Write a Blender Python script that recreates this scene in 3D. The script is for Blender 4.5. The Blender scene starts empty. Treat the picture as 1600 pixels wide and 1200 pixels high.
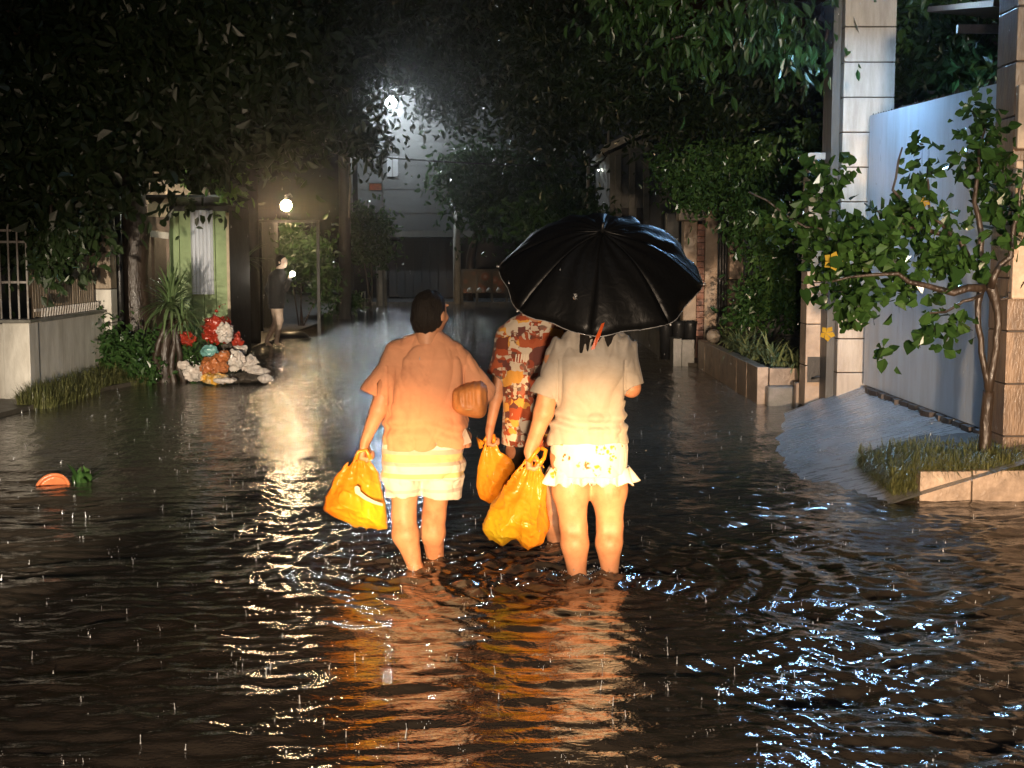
import bpy, math, random
import numpy as np
from mathutils import Vector, Matrix
R = math.radians
rng = np.random.default_rng(11)
random.seed(5)
S = bpy.context.scene
COL = S.collection

# ------------------------------------------------------------------ camera
FPX, HOR = 2100.0, 395.0                       # focal length in pixels of the 1600 px photograph, its horizon row
CAMZ = 1.61
PIT = math.atan((600 - HOR) / FPX)
cam = bpy.data.cameras.new('camera'); co = bpy.data.objects.new('camera', cam); COL.objects.link(co)
cam.sensor_width = 36; cam.lens = 36 * FPX / 1600; cam.clip_start = .05; cam.clip_end = 600
co.location = (0, 0, CAMZ); co.rotation_euler = (R(90) - PIT, 0, 0)
S.camera = co
# ------------------------------------------------------------------ night sky
w = bpy.data.worlds.new('World'); S.world = w; w.use_nodes = True
nt = w.node_tree
sky = nt.nodes.new('ShaderNodeTexSky'); sky.sky_type = 'NISHITA'; sky.sun_disc = False
sky.sun_elevation = R(-4); sky.sun_rotation = R(200)
nt.nodes['Background'].inputs['Strength'].default_value = 0.4
nt.links.new(sky.outputs[0], nt.nodes['Background'].inputs['Color'])
sun = bpy.data.lights.new('moon', 'SUN'); sun.energy = .035; sun.angle = R(12); sun.color = (.85, .93, 1)
so = bpy.data.objects.new('moon', sun); COL.objects.link(so); so.rotation_euler = (R(28), R(-14), 0)
# headlamps of the vehicle behind the photographer, a street lamp, two added side fills
def spot(name, loc, aim, watts, size, blend, col, rad=.06):
    l = bpy.data.lights.new(name, 'SPOT'); l.energy = watts; l.spot_size = R(size); l.spot_blend = blend
    l.color = col; l.shadow_soft_size = rad
    o = bpy.data.objects.new(name, l); COL.objects.link(o); o.location = loc
    o.rotation_euler = (Vector(aim) - Vector(loc)).to_track_quat('-Z', 'Y').to_euler()
    return o
spot('headlamp_beam', (.45, -1.6, .60), (.40, 6.6, .54), 10500, 8.2, 1, (1, .58, .25))
spot('headlamp_beam_left', (-.75, -1.6, .60), (-.60, 6.8, .38), 8000, 9, 1, (1, .56, .24))
spot('headlamp_spill', (.0, -1.8, .95), (-.1, 9, .36), 2600, 50, 1, (1, .76, .54), .15)
spot('left_side_fill', (-1.6, -2.4, .85), (-4.4, 17, .25), 16000, 12.5, .8, (1, .84, .64), .1)  # added fill to brighten the left walls, no real vehicle behind it
spot('right_side_fill', (1.5, -2.4, .85), (3.5, 13, .9), 9500, 18, 1, (1, .70, .46), .1)  # added fill for the right columns and planter, belongs to no real vehicle
spot('street_lamp_behind', (2.6, -3.0, 4.6), (3.4, 13, 2.4), 5200, 30, 1, (1, .90, .74), .2)
S.view_settings.view_transform = 'Standard'; S.view_settings.look = 'None'
S.view_settings.exposure = .18; S.view_settings.gamma = 1; S.view_settings.use_curve_mapping = False
S.cycles.use_denoising = True
S.cycles.max_bounces = 6; S.cycles.diffuse_bounces = 2; S.cycles.glossy_bounces = 3
S.cycles.transmission_bounces = 4; S.cycles.volume_bounces = 0; S.cycles.transparent_max_bounces = 6
S.cycles.caustics_reflective = False; S.cycles.caustics_refractive = False
S.cycles.sample_clamp_indirect = 4

# ------------------------------------------------------------------ helpers
CP, SP = math.cos(PIT), math.sin(PIT)
def W(px, py, Y):
    u = (px - 800) / FPX; v = -(py - 600) / FPX
    y = CP + SP * v; t = Y / y
    return Vector((u * t, Y, CAMZ + (-SP + CP * v) * t))
def Wz(px, py, z=0.0):
    u = (px - 800) / FPX; v = -(py - 600) / FPX
    y = CP + SP * v; zz = -SP + CP * v; t = (z - CAMZ) / zz
    return Vector((u * t, y * t, z))

def thing(name, label, cat, loc, group=None):
    o = bpy.data.objects.new(name, None); COL.objects.link(o); o.location = loc
    o.empty_display_size = .1
    o['label'] = label; o['category'] = cat
    if group: o['group'] = group
    return o
def tag(o, label=None, cat=None, group=None, kind=None):
    if label: o['label'] = label
    if cat: o['category'] = cat
    if group: o['group'] = group
    if kind: o['kind'] = kind
    return o
def origin_of(p):
    v = Vector((0, 0, 0))
    while p: v += p.location; p = p.parent
    return v
def mesh_from(name, V, F, smooth=True):
    me = bpy.data.meshes.new(name)
    V = np.asarray(V, dtype=np.float32).reshape(-1, 3)
    if isinstance(F, np.ndarray):
        n, k = F.shape
        me.vertices.add(len(V)); me.vertices.foreach_set('co', V.ravel())
        me.loops.add(n * k); me.loops.foreach_set('vertex_index', F.astype(np.int32).ravel())
        me.polygons.add(n); me.polygons.foreach_set('loop_start', np.arange(0, n * k, k, dtype=np.int32))
        me.polygons.foreach_set('loop_total', np.full(n, k, dtype=np.int32))
        me.update(calc_edges=True)
    else:
        me.from_pydata(V.tolist(), [], F)
    if len(me.polygons): me.polygons.foreach_set('use_smooth', [smooth] * len(me.polygons))
    return me
def link(name, me, mat, parent=None, loc=None):
    o = bpy.data.objects.new(name, me); COL.objects.link(o)
    if mat and not me.materials: me.materials.append(mat)
    if parent: o.parent = parent
    if loc is not None: o.location = loc
    return o
def obj(name, V, F, mat, parent=None, smooth=True, bevel=0):
    """V in world metres; the object sits at its parent's origin"""
    off = origin_of(parent)
    V = np.asarray(V, dtype=np.float32).reshape(-1, 3) - np.array(off[:], dtype=np.float32)
    o = link(name, mesh_from(name, V, F, smooth), mat, parent)
    if bevel:
        m = o.modifiers.new('bevel', 'BEVEL'); m.width = bevel; m.segments = 2; m.limit_method = 'ANGLE'
    return o
class MB:
    def __init__(s): s.v = []; s.f = []
    def box(s, c, d, rz=0, rx=0, ry=0):
        M_ = Matrix.Rotation(rz, 3, 'Z') @ Matrix.Rotation(ry, 3, 'Y') @ Matrix.Rotation(rx, 3, 'X'); b = len(s.v)
        for i in range(8):
            p = Vector(((i & 1) - .5, ((i >> 1) & 1) - .5, ((i >> 2) & 1) - .5))
            p = Vector((p.x * d[0], p.y * d[1], p.z * d[2])); s.v.append((M_ @ p + Vector(c))[:])
        for q in ((0, 2, 3, 1), (4, 5, 7, 6), (0, 1, 5, 4), (2, 6, 7, 3), (0, 4, 6, 2), (1, 3, 7, 5)): s.f.append(tuple(b + i for i in q))
        return s
    def bx(s, x0, x1, y0, y1, z0, z1): return s.box(((x0 + x1) / 2, (y0 + y1) / 2, (z0 + z1) / 2), (x1 - x0, y1 - y0, z1 - z0))
    def tube(s, P, r, n=8, cap=True):
        P = [Vector(p) for p in P]
        if not hasattr(r, '__len__'): r = [r] * len(P)
        b = len(s.v); up = Vector((0, 0, 1))
        prev = None
        for i, p in enumerate(P):
            t = (P[min(i + 1, len(P) - 1)] - P[max(i - 1, 0)]).normalized()
            a = prev if prev is not None else (Vector((1, 0, 0)) if abs(t.z) > .9 else up)
            a = (a - t * a.dot(t)).normalized(); prev = a; c = t.cross(a)
            for k in range(n):
                an = 2 * math.pi * k / n
                s.v.append((p + (a * math.cos(an) + c * math.sin(an)) * r[i])[:])
        for i in range(len(P) - 1):
            for k in range(n):
                s.f.append((b + i * n + k, b + i * n + (k + 1) % n, b + (i + 1) * n + (k + 1) % n, b + (i + 1) * n + k))
        if cap:
            s.f.append(tuple(b + k for k in range(n))[::-1]); e = b + (len(P) - 1) * n; s.f.append(tuple(e + k for k in range(n)))
        return s
    def lathe(s, c, prof, n=20, sx=1, sy=1):
        b = len(s.v)
        for (r, z) in prof:
            for k in range(n):
                a = 2 * math.pi * k / n; s.v.append((c[0] + r * sx * math.cos(a), c[1] + r * sy * math.sin(a), c[2] + z))
        for i in range(len(prof) - 1):
            for k in range(n):
                s.f.append((b + i * n + k, b + i * n + (k + 1) % n, b + (i + 1) * n + (k + 1) % n, b + (i + 1) * n + k))
        s.f.append(tuple(b + k for k in range(n))[::-1]); e = b + (len(prof) - 1) * n; s.f.append(tuple(e + k for k in range(n)))
        return s
    def prism(s, pts, d):
        """polygon pts (3D) extruded by vector d"""
        b = len(s.v); n = len(pts); d = Vector(d)
        for p in pts: s.v.append(tuple(p))
        for p in pts: s.v.append((Vector(p) + d)[:])
        s.f.append(tuple(range(b, b + n))[::-1]); s.f.append(tuple(range(b + n, b + 2 * n)))
        for k in range(n): s.f.append((b + k, b + (k + 1) % n, b + n + (k + 1) % n, b + n + k))
        return s
    def build(s, name, mat, parent=None, smooth=False, bevel=0): return obj(name, s.v, s.f, mat, parent, smooth, bevel)

# ------------------------------------------------------------------ materials
def nodes(name):
    m = bpy.data.materials.new(name); m.use_nodes = True
    t = m.node_tree; return m, t, t.nodes['Principled BSDF']
def N(t, kind, **kw):
    n = t.nodes.new(kind)
    for k, v in kw.items():
        if k in n.inputs: n.inputs[k].default_value = v
        else: setattr(n, k, v)
    return n
def ramp(t, fac, stops, interp='LINEAR'):
    r = t.nodes.new('ShaderNodeValToRGB'); r.color_ramp.interpolation = interp
    e = r.color_ramp.elements
    while len(e) < len(stops): e.new(.5)
    for i, (p, c) in enumerate(stops):
        e[i].position = p; e[i].color = (c[0], c[1], c[2], 1) if hasattr(c, '__len__') else (c, c, c, 1)
    t.links.new(fac, r.inputs[0]); return r.outputs[0]
def mixc(t, fac, a, b, mode='MIX'):
    m = t.nodes.new('ShaderNodeMix'); m.data_type = 'RGBA'; m.blend_type = mode
    for s_, v in ((0, fac), (6, a), (7, b)):
        if hasattr(v, 'links') or isinstance(v, bpy.types.NodeSocket): t.links.new(v, m.inputs[s_])
        else: m.inputs[s_].default_value = v if s_ == 0 else (v[0], v[1], v[2], 1)
    return m.outputs[2]
def M(name, col, rough=.5, var=.3, sc=6, bump=.25, bsc=60, metal=0, dirt=None, dsc=1.6, damt=.5, stretch=(1, 1, 1), spec=.5, trans=0, sheen=0):
    m, t, b = nodes(name)
    tc = N(t, 'ShaderNodeTexCoord'); mp = N(t, 'ShaderNodeMapping'); mp.inputs['Scale'].default_value = stretch
    t.links.new(tc.outputs['Object'], mp.inputs[0])
    n1 = N(t, 'ShaderNodeTexNoise', Scale=sc, Detail=6.0, Roughness=.62); t.links.new(mp.outputs[0], n1.inputs['Vector'])
    a = [min(1, c * (1 - var)) for c in col]; c2 = [min(1, c * (1 + var)) for c in col]
    cc = ramp(t, n1.outputs['Fac'], [(.3, a), (.7, c2)])
    if dirt:
        n2 = N(t, 'ShaderNodeTexNoise', Scale=dsc, Detail=8.0, Roughness=.7); t.links.new(mp.outputs[0], n2.inputs['Vector'])
        f = ramp(t, n2.outputs['Fac'], [(.42, 0), (.68, damt)])
        cc = mixc(t, f, cc, dirt)
    t.links.new(cc, b.inputs['Base Color'])
    r = ramp(t, n1.outputs['Fac'], [(.3, max(0, rough - .12)), (.7, min(1, rough + .12))]); t.links.new(r, b.inputs['Roughness'])
    if bump:
        n3 = N(t, 'ShaderNodeTexNoise', Scale=bsc, Detail=4.0); t.links.new(mp.outputs[0], n3.inputs['Vector'])
        bp = N(t, 'ShaderNodeBump', Strength=bump, Distance=.01); t.links.new(n3.outputs['Fac'], bp.inputs['Height'])
        t.links.new(bp.outputs[0], b.inputs['Normal'])
    b.inputs['Metallic'].default_value = metal; b.inputs['Specular IOR Level'].default_value = spec
    b.inputs['Sheen Weight'].default_value = sheen
    if trans:
        tr = N(t, 'ShaderNodeBsdfTranslucent'); t.links.new(cc, tr.inputs['Color'])
        mx = N(t, 'ShaderNodeMixShader'); mx.inputs[0].default_value = trans
        t.links.new(b.outputs[0], mx.inputs[1]); t.links.new(tr.outputs[0], mx.inputs[2])
        t.links.new(mx.outputs[0], t.nodes['Material Output'].inputs[0])
    return m
def leafmat(name, c1, c2, rough=.32, tr=.3, accent=None):
    m, t, b = nodes(name)
    at = N(t, 'ShaderNodeAttribute', attribute_name='tint')
    oi = N(t, 'ShaderNodeObjectInfo')
    ad = N(t, 'ShaderNodeMath', operation='ADD'); t.links.new(at.outputs['Fac'], ad.inputs[0])
    mu = N(t, 'ShaderNodeMath', operation='MULTIPLY'); t.links.new(oi.outputs['Random'], mu.inputs[0]); mu.inputs[1].default_value = .35
    t.links.new(mu.outputs[0], ad.inputs[1])
    st = [(0, c1), (1, c2)] if not accent else [(0, c1), (.9, c2), (.97, accent)]
    cc = ramp(t, ad.outputs[0], st)
    t.links.new(cc, b.inputs['Base Color']); b.inputs['Roughness'].default_value = rough
    tl = N(t, 'ShaderNodeBsdfTranslucent'); t.links.new(cc, tl.inputs['Color'])
    mx = N(t, 'ShaderNodeMixShader'); mx.inputs[0].default_value = tr
    t.links.new(b.outputs[0], mx.inputs[1]); t.links.new(tl.outputs[0], mx.inputs[2])
    t.links.new(mx.outputs[0], t.nodes['Material Output'].inputs[0])
    return m
def emit(name, col, s):
    m, t, b = nodes(name); b.inputs['Emission Color'].default_value = (*col, 1); b.inputs['Emission Strength'].default_value = s
    b.inputs['Base Color'].default_value = (.1, .1, .1, 1); return m

m_asph = M('wet_asphalt', (.05, .05, .05), .3, .3, 10, .4, 80)
m_soil = M('wet_soil', (.05, .037, .025), .6, .4, 12, .8, 30)
m_conc = M('damp_concrete', (.2, .19, .17), .4, .3, 5, .35, 50, dirt=(.05, .05, .035), dsc=3, damt=.8)
m_ramp = M('ramp_concrete', (.24, .24, .24), .3, .3, 7, .35, 25, dirt=(.09, .085, .075), dsc=2.5, damt=.8, stretch=(1, 3, 1))
m_patch = M('ramp_patch', (.10, .095, .09), .3, .3, 12, .5, 40)
m_ledge = M('mossy_ledge', (.07, .06, .045), .5, .4, 9, .6, 30)
m_whitewall = M('grimy_white_paint', (.62, .59, .53), .5, .12, 3, .2, 50, dirt=(.22, .19, .14), dsc=2.2, damt=.65, stretch=(2, 2, .5))
m_piertile = M('cream_stone_cladding', (.46, .40, .33), .38, .14, 3, .15, 60, dirt=(.25, .2, .15), dsc=2.5, damt=.7, stretch=(4, 4, .6))
m_stone = M('tan_sandstone', (.40, .30, .22), .45, .3, 5, .5, 30, dirt=(.14, .1, .07), dsc=4, damt=.85)
m_brownstone = M('brown_stone_cladding', (.20, .13, .08), .4, .35, 4, .4, 30, dirt=(.06, .04, .03), dsc=3, damt=.9, stretch=(3, 3, .7))
m_mortar = M('dark_mortar', (.05, .04, .035), .8, .2, 20, .3, 80)
m_gate = M('pale_gate_panel', (.50, .57, .63), .35, .07, 2, .08, 30, dirt=(.27, .25, .22), dsc=1.8, damt=.5, stretch=(2, 2, .35))
m_gatebase = M('gate_base_timber', (.045, .035, .03), .6, .4, 20, .6, 50)
m_bamboo = M('weathered_bamboo', (.30, .23, .16), .5, .35, 9, .5, 40, dirt=(.08, .06, .04), dsc=5, damt=.8, stretch=(3, 3, .5))
m_whitemetal = M('white_painted_metal', (.55, .53, .5), .35, .15, 20, .1, 80, dirt=(.2, .12, .07), dsc=9, damt=.6)
m_darkmetal = M('dark_metal', (.02, .02, .02), .4, .3, 12, .2, 60, metal=.3)
m_green = M('light_green_painted_wall', (.30, .41, .19), .5, .2, 3, .2, 40, dirt=(.1, .14, .06), dsc=3, damt=.7)
m_sheet = M('white_corrugated_sheet', (.62, .65, .72), .4, .12, 6, .2, 50, stretch=(6, 6, .4))
m_board = M('stained_board', (.20, .14, .10), .5, .4, 5, .4, 40)
m_cream = M('cream_board', (.45, .36, .24), .5, .3, 6, .3, 40)
m_dark = M('dark_plaster', (.035, .037, .035), .6, .4, 5, .3, 30)
m_bark = M('wet_bark', (.032, .021, .014), .42, .45, 9, 1, 24, stretch=(2, 2, .5))
m_barkpale = M('pale_bark', (.17, .15, .12), .4, .45, 9, .8, 30, stretch=(2, 2, .5))
m_far = M('far_grey_render', (.05, .053, .053), .6, .25, .7, .2, 5, dirt=(.02, .02, .02), dsc=.5, damt=.8)
m_fargate = M('far_dark_gate', (.025, .026, .028), .6, .3, 3, .2, 20)
m_window = M('far_window_glass', (.2, .21, .22), .2, .1, 3, 0)
m_pole = M('dark_utility_pole', (.06, .06, .055), .5, .3, 6, .4, 20, stretch=(2, 2, .4))
m_palepost = M('pale_concrete_post', (.34, .33, .29), .5, .25, 6, .3, 30)
m_gable = M('grey_gable_wall', (.20, .21, .2), .5, .4, 2.5, .4, 12, dirt=(.04, .045, .04), dsc=2.5, damt=.9)
m_pink = M('salmon_pillar_plaster', (.46, .34, .24), .5, .2, 4, .3, 30, dirt=(.2, .14, .1), dsc=3, damt=.8)
m_brick = M('red_brick_strip', (.25, .10, .06), .5, .35, 9, .5, 30)
m_leafdark = leafmat('dark_tree_leaves', (.012, .024, .010), (.035, .062, .02), .36, .2)
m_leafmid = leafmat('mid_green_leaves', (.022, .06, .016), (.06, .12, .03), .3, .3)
m_leafvine = leafmat('vine_leaves', (.025, .07, .02), (.09, .17, .045), .22, .3)
m_leafnear = leafmat('glossy_heart_leaves', (.012, .032, .008), (.042, .09, .02), .2, .28, (.16, .14, .03))
m_leaflit = leafmat('lit_tree_leaves', (.08, .18, .04), (.2, .33, .09), .35, .35)  # brighter copy of the tree leaves, lamplight put into the colour
m_strap = leafmat('variegated_strap_leaves', (.10, .17, .05), (.38, .42, .22), .35, .3)
m_blade = leafmat('grass_blades', (.045, .062, .02), (.19, .19, .07), .4, .3)
m_sword = leafmat('sword_leaves', (.05, .10, .03), (.2, .28, .13), .3, .25)
m_petal = leafmat('yellow_petals', (.55, .36, .04), (.75, .52, .08), .5, .4)
m_terra = M('terracotta', (.38, .11, .04), .35, .2, 8, .2, 50)
m_redplastic = M('red_plastic', (.30, .03, .015), .25, .25, 7, .4, 25)
m_whiteplastic = M('white_plastic_bag', (.6, .55, .5), .3, .3, 9, .6, 22, dirt=(.28, .2, .16), dsc=9, damt=.7)
m_tealplastic = M('teal_plastic_bag', (.12, .28, .26), .3, .4, 9, .6, 22)
m_browntrash = M('brown_orange_bag', (.35, .12, .04), .3, .4, 9, .6, 22)
m_yellowtrash = M('yellow_print_pouch', (.7, .35, .03), .3, .45, 14, .4, 25, dirt=(.2, .35, .4), dsc=12, damt=.8)
m_grime = M('dark_debris', (.05, .04, .03), .6, .4, 15, .6, 40)

# ------------------------------------------------------------------ implicit surfaces (bodies, clothes, bags)
LAT = rng.random((32, 32, 32)).astype(np.float32) * 2 - 1
def vnoise(x, y, z):
    xi = np.floor(x).astype(int); yi = np.floor(y).astype(int); zi = np.floor(z).astype(int)
    fx = x - xi; fy = y - yi; fz = z - zi
    fx = fx * fx * (3 - 2 * fx); fy = fy * fy * (3 - 2 * fy); fz = fz * fz * (3 - 2 * fz)
    o = 0
    for a in (0, 1):
        wa = fx if a else 1 - fx
        for b in (0, 1):
            wb = fy if b else 1 - fy
            for c in (0, 1):
                wc = fz if c else 1 - fz
                o = o + wa * wb * wc * LAT[(xi + a) & 31, (yi + b) & 31, (zi + c) & 31]
    return o
def smin(a, b, k):
    if k <= 0: return np.minimum(a, b)
    h = np.clip(.5 + .5 * (b - a) / k, 0, 1)
    return b + (a - b) * h - k * h * (1 - h)
class Field:
    def __init__(s, lo, hi, h):
        s.o = np.array(lo, float); s.h = h
        s.n = np.ceil((np.array(hi) - s.o) / h).astype(int) + 1
        s.D = np.full(s.n, 1.0, np.float32)
        s.ax = [(s.o[i] + h * np.arange(s.n[i])).astype(np.float32) for i in range(3)]
    def sl(s, lo, hi, m):
        r = []
        for i in range(3):
            a = int(max(0, math.floor((lo[i] - m - s.o[i]) / s.h))); b = int(min(s.n[i], math.ceil((hi[i] + m - s.o[i]) / s.h) + 1))
            r.append(slice(a, max(a, b)))
        return tuple(r)
    def grid(s, sl): return s.ax[0][sl[0]][:, None, None], s.ax[1][sl[1]][None, :, None], s.ax[2][sl[2]][None, None, :]
    def add(s, fn, lo, hi, k=.02, m=.03, op='add'):
        sl = s.sl(lo, hi, m + k)
        if any(q.stop <= q.start for q in sl): return
        x, y, z = s.grid(sl); d = fn(x, y, z)
        if op == 'add': s.D[sl] = smin(s.D[sl], d, k)
        elif op == 'sub': s.D[sl] = -smin(-s.D[sl], d, k)
        elif op == 'int': s.D[sl] = -smin(-s.D[sl], -d, k)
    def cone(s, a, b, ra, rb, k=.02, op='add', cut=None, flat=None):
        a = np.array(a[:], float); b = np.array(b[:], float); ba = b - a; L2 = max(1e-9, ba @ ba); r = max(ra, rb)
        def fn(x, y, z):
            px, py, pz = x - a[0], y - a[1], z - a[2]
            t = np.clip((px * ba[0] + py * ba[1] + pz * ba[2]) / L2, 0, 1)
            qx, qy, qz = px - t * ba[0], py - t * ba[1], pz - t * ba[2]
            if flat is not None:
                dd = qx * flat[0] + qy * flat[1] + qz * flat[2]; q = flat[3] - 1
                qx = qx + dd * flat[0] * q; qy = qy + dd * flat[1] * q; qz = qz + dd * flat[2] * q
            d = np.sqrt(qx ** 2 + qy ** 2 + qz ** 2) - (ra + (rb - ra) * t)
            if cut:
                L = math.sqrt(L2); d = np.maximum(d, ((x - b[0]) * ba[0] + (y - b[1]) * ba[1] + (z - b[2]) * ba[2]) / L)
            return d
        s.add(fn, np.minimum(a, b) - r, np.maximum(a, b) + r, k, op=op)
    def ell(s, c, r, k=.02, rz=0, op='add', fr=None):
        c = np.array(c[:], float); r = np.array(r, float); ca, sa = math.cos(rz), math.sin(rz); m = r.max()
        def fn(x, y, z):
            X, Y, Z = x - c[0], y - c[1], z - c[2]
            X, Y = X * ca + Y * sa, -X * sa + Y * ca
            k0 = np.sqrt((X / r[0]) ** 2 + (Y / r[1]) ** 2 + (Z / r[2]) ** 2)
            k1 = np.sqrt((X / r[0] ** 2) ** 2 + (Y / r[1] ** 2) ** 2 + (Z / r[2] ** 2) ** 2) + 1e-6
            return k0 * (k0 - 1) / k1
        s.add(fn, c - m, c + m, k, op=op)
    def loft(s, keys, k=.02, op='add', off=0, p=2.4, zlo=None, zhi=None):
        """keys: (z, cx, cy, rx, ry) from top to bottom"""
        K = np.array(sorted(keys), float); z0, z1 = K[0, 0], K[-1, 0]
        if zlo is not None: z0 = zlo
        if zhi is not None: z1 = zhi
        def fn(x, y, z):
            cx = np.interp(z, K[:, 0], K[:, 1]); cy = np.interp(z, K[:, 0], K[:, 2]); rx = np.interp(z, K[:, 0], K[:, 3]) - off; ry = np.interp(z, K[:, 0], K[:, 4]) - off
            q = (np.abs((x - cx) / rx) ** p + np.abs((y - cy) / ry) ** p) ** (1 / p)
            d = (q - 1) * np.minimum(rx, ry)
            return np.maximum(d, np.maximum(z0 - z, z - z1)).astype(np.float32)
        m = max(K[:, 3].max(), K[:, 4].max())
        s.add(fn, (K[:, 1].min() - m, K[:, 2].min() - m, z0), (K[:, 1].max() + m, K[:, 2].max() + m, z1), k, op=op)
    def ripple(s, fn, near=.03):
        idx = np.nonzero(np.abs(s.D) < near)
        s.D[idx] += fn(s.ax[0][idx[0]], s.ax[1][idx[1]], s.ax[2][idx[2]])
    def mesh(s, name, mat, parent=None, relax=1):
        D = s.D; ins = D < 0; n = np.array(D.shape)
        cnt = np.zeros(n - 1, np.int8)
        for a in (0, 1):
            for b in (0, 1):
                for c in (0, 1): cnt += ins[a:n[0] - 1 + a, b:n[1] - 1 + b, c:n[2] - 1 + c]
        mixd = (cnt > 0) & (cnt < 8); idx = np.argwhere(mixd)
        vid = np.full(n - 1, -1, np.int64); vid[mixd] = np.arange(len(idx))
        P = np.zeros((len(idx), 3)); C = np.zeros(len(idx))
        cor = [(a, b, c) for a in (0, 1) for b in (0, 1) for c in (0, 1)]
        for a in cor:
            for ax_ in range(3):
                if a[ax_]: continue
                b = list(a); b[ax_] = 1
                da = D[tuple((idx + a).T)]; db = D[tuple((idx + b).T)]
                m = (da < 0) != (db < 0); t = np.where(m, da / np.where(m, da - db, 1), 0)
                q = np.array(a, float) + 0 * P; q[:, ax_] += t
                P += q * m[:, None]; C += m
        V = s.o + s.h * (idx + P / C[:, None]); Fs = []
        for ax_ in range(3):
            o1, o2 = (ax_ + 1) % 3, (ax_ + 2) % 3
            sa = [slice(None)] * 3; sb = [slice(None)] * 3; sa[ax_] = slice(0, -1); sb[ax_] = slice(1, None)
            A = ins[tuple(sa)]; B = ins[tuple(sb)]
            E = np.argwhere(A != B); E = E[(E[:, o1] > 0) & (E[:, o2] > 0) & (E[:, o1] < n[o1] - 1) & (E[:, o2] < n[o2] - 1)]
            fl = A[tuple(E.T)]
            def at(d1, d2):
                e = E.copy(); e[:, o1] -= d1; e[:, o2] -= d2; return vid[tuple(e.T)]
            q = np.stack([at(1, 1), at(0, 1), at(0, 0), at(1, 0)], 1); q[~fl] = q[~fl][:, ::-1]
            Fs.append(q)
        F = np.concatenate(Fs); F = F[(F >= 0).all(1)]
        for _ in range(relax):
            acc = np.zeros_like(V); c = np.zeros(len(V))
            for i in range(4):
                a, b = F[:, i], F[:, (i + 1) % 4]
                for k in range(3): acc[:, k] += np.bincount(a, V[b, k], len(V)) + np.bincount(b, V[a, k], len(V))
                c += np.bincount(a, minlength=len(V)) + np.bincount(b, minlength=len(V))
            V = V * .5 + .5 * acc / np.maximum(c, 1)[:, None]
        return obj(name, V, F, mat, parent, True)

# ------------------------------------------------------------------ leaves
def unit(v): return v / (np.linalg.norm(v, axis=-1, keepdims=True) + 1e-9)
def leafcloud(name, P, size, mat, parent=None, droop=.5, aspect=.45, out=None, kind=None, fold=.25):
    """P: world positions of the leaf stalks; every leaf is its own little folded blade"""
    n = len(P); P = np.asarray(P, float)
    d = rng.normal(size=(n, 3)); d = unit(d) + np.array((0, 0, -droop * 2)) * rng.random((n, 1))
    if out is not None: d += out
    d = unit(d); a = unit(np.cross(d, unit(rng.normal(size=(n, 3))))); c = np.cross(d, a)
    L = (size * (.6 + .8 * rng.random((n, 1)))); w_ = L * aspect * (.8 + .4 * rng.random((n, 1)))
    V = np.empty((n, 6, 3))
    V[:, 0] = P; V[:, 1] = P + d * L * .35 + a * w_ * .5 + c * w_ * fold; V[:, 2] = P + d * L * .72 + a * w_ * .4 + c * w_ * fold * .6
    V[:, 3] = P + d * L - c * w_ * .25; V[:, 4] = P + d * L * .72 - a * w_ * .4 + c * w_ * fold * .6; V[:, 5] = P + d * L * .35 - a * w_ * .5 + c * w_ * fold
    b = (np.arange(n) * 6)[:, None]
    F = np.concatenate([b + np.array([[0, 1, 2, 3]]), b + np.array([[0, 3, 4, 5]])], 0)
    o = obj(name, V.reshape(-1, 3), F, mat, parent, False)
    at = o.data.attributes.new('tint', 'FLOAT', 'POINT'); at.data.foreach_set('value', np.repeat(rng.random(n) * .65, 6).astype(np.float32))
    if kind: o['kind'] = kind
    return o
def blobs(bl, clump=.16, per=26):
    """leaf positions gathered in clumps inside world ellipsoids (c, (rx,ry,rz), n)"""
    out = []
    for c, r, n in bl:
        k = max(1, int(n / per)); q = unit(rng.normal(size=(k, 3))) * (rng.random((k, 1)) ** .45) * np.array(r) + np.array(c[:])
        i = rng.integers(0, k, n); out.append(q[i] + rng.normal(size=(n, 3)) * clump * (.5 + rng.random((k, 1))[i]))
    return np.concatenate(out)
def pb(px, py, Y, rx, ry, n, dy=None):
    """an ellipsoid of foliage given by where it is seen: centre, half sizes in photo pixels, distance"""
    s_ = Y / FPX; return (W(px, py, Y), (rx * s_, dy or max(rx, ry) * s_ * .8, ry * s_), n)
def limb(p, r, n=8, jig=.03):
    P = [Vector(q) for q in p]; out = []; rr = []
    for i in range(len(P) - 1):
        for t in (0, .34, .67):
            j = Vector((random.uniform(-jig, jig), random.uniform(-jig, jig), random.uniform(-jig, jig))) * (0 if i == 0 and t == 0 else 1)
            out.append(P[i].lerp(P[i + 1], t) + j); rr.append(r[i] + (r[i + 1] - r[i]) * t)
    out.append(P[-1]); rr.append(r[-1]); return MB().tube(out, rr, n)

# ================================================================== THE SETTING
def sheet(x0, x1, y0, y1, z, nm, mat):
    o = MB().prism([(x0, y0, z), (x1, y0, z), (x1, y1, z), (x0, y1, z)], (0, 0, -.12)).build(nm, mat); o['kind'] = 'structure'; return o
g = MB(); g.v = [(-150, -60, -.30), (150, -60, -.30), (150, 250, -.30), (-150, 250, -.30)]; g.f = [(0, 1, 2, 3)]
tag(g.build('ground', m_asph), kind='structure')
tag(MB().bx(-30, 30, -12, 60, -.29, -.21).build('road', m_asph), kind='structure')

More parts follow.
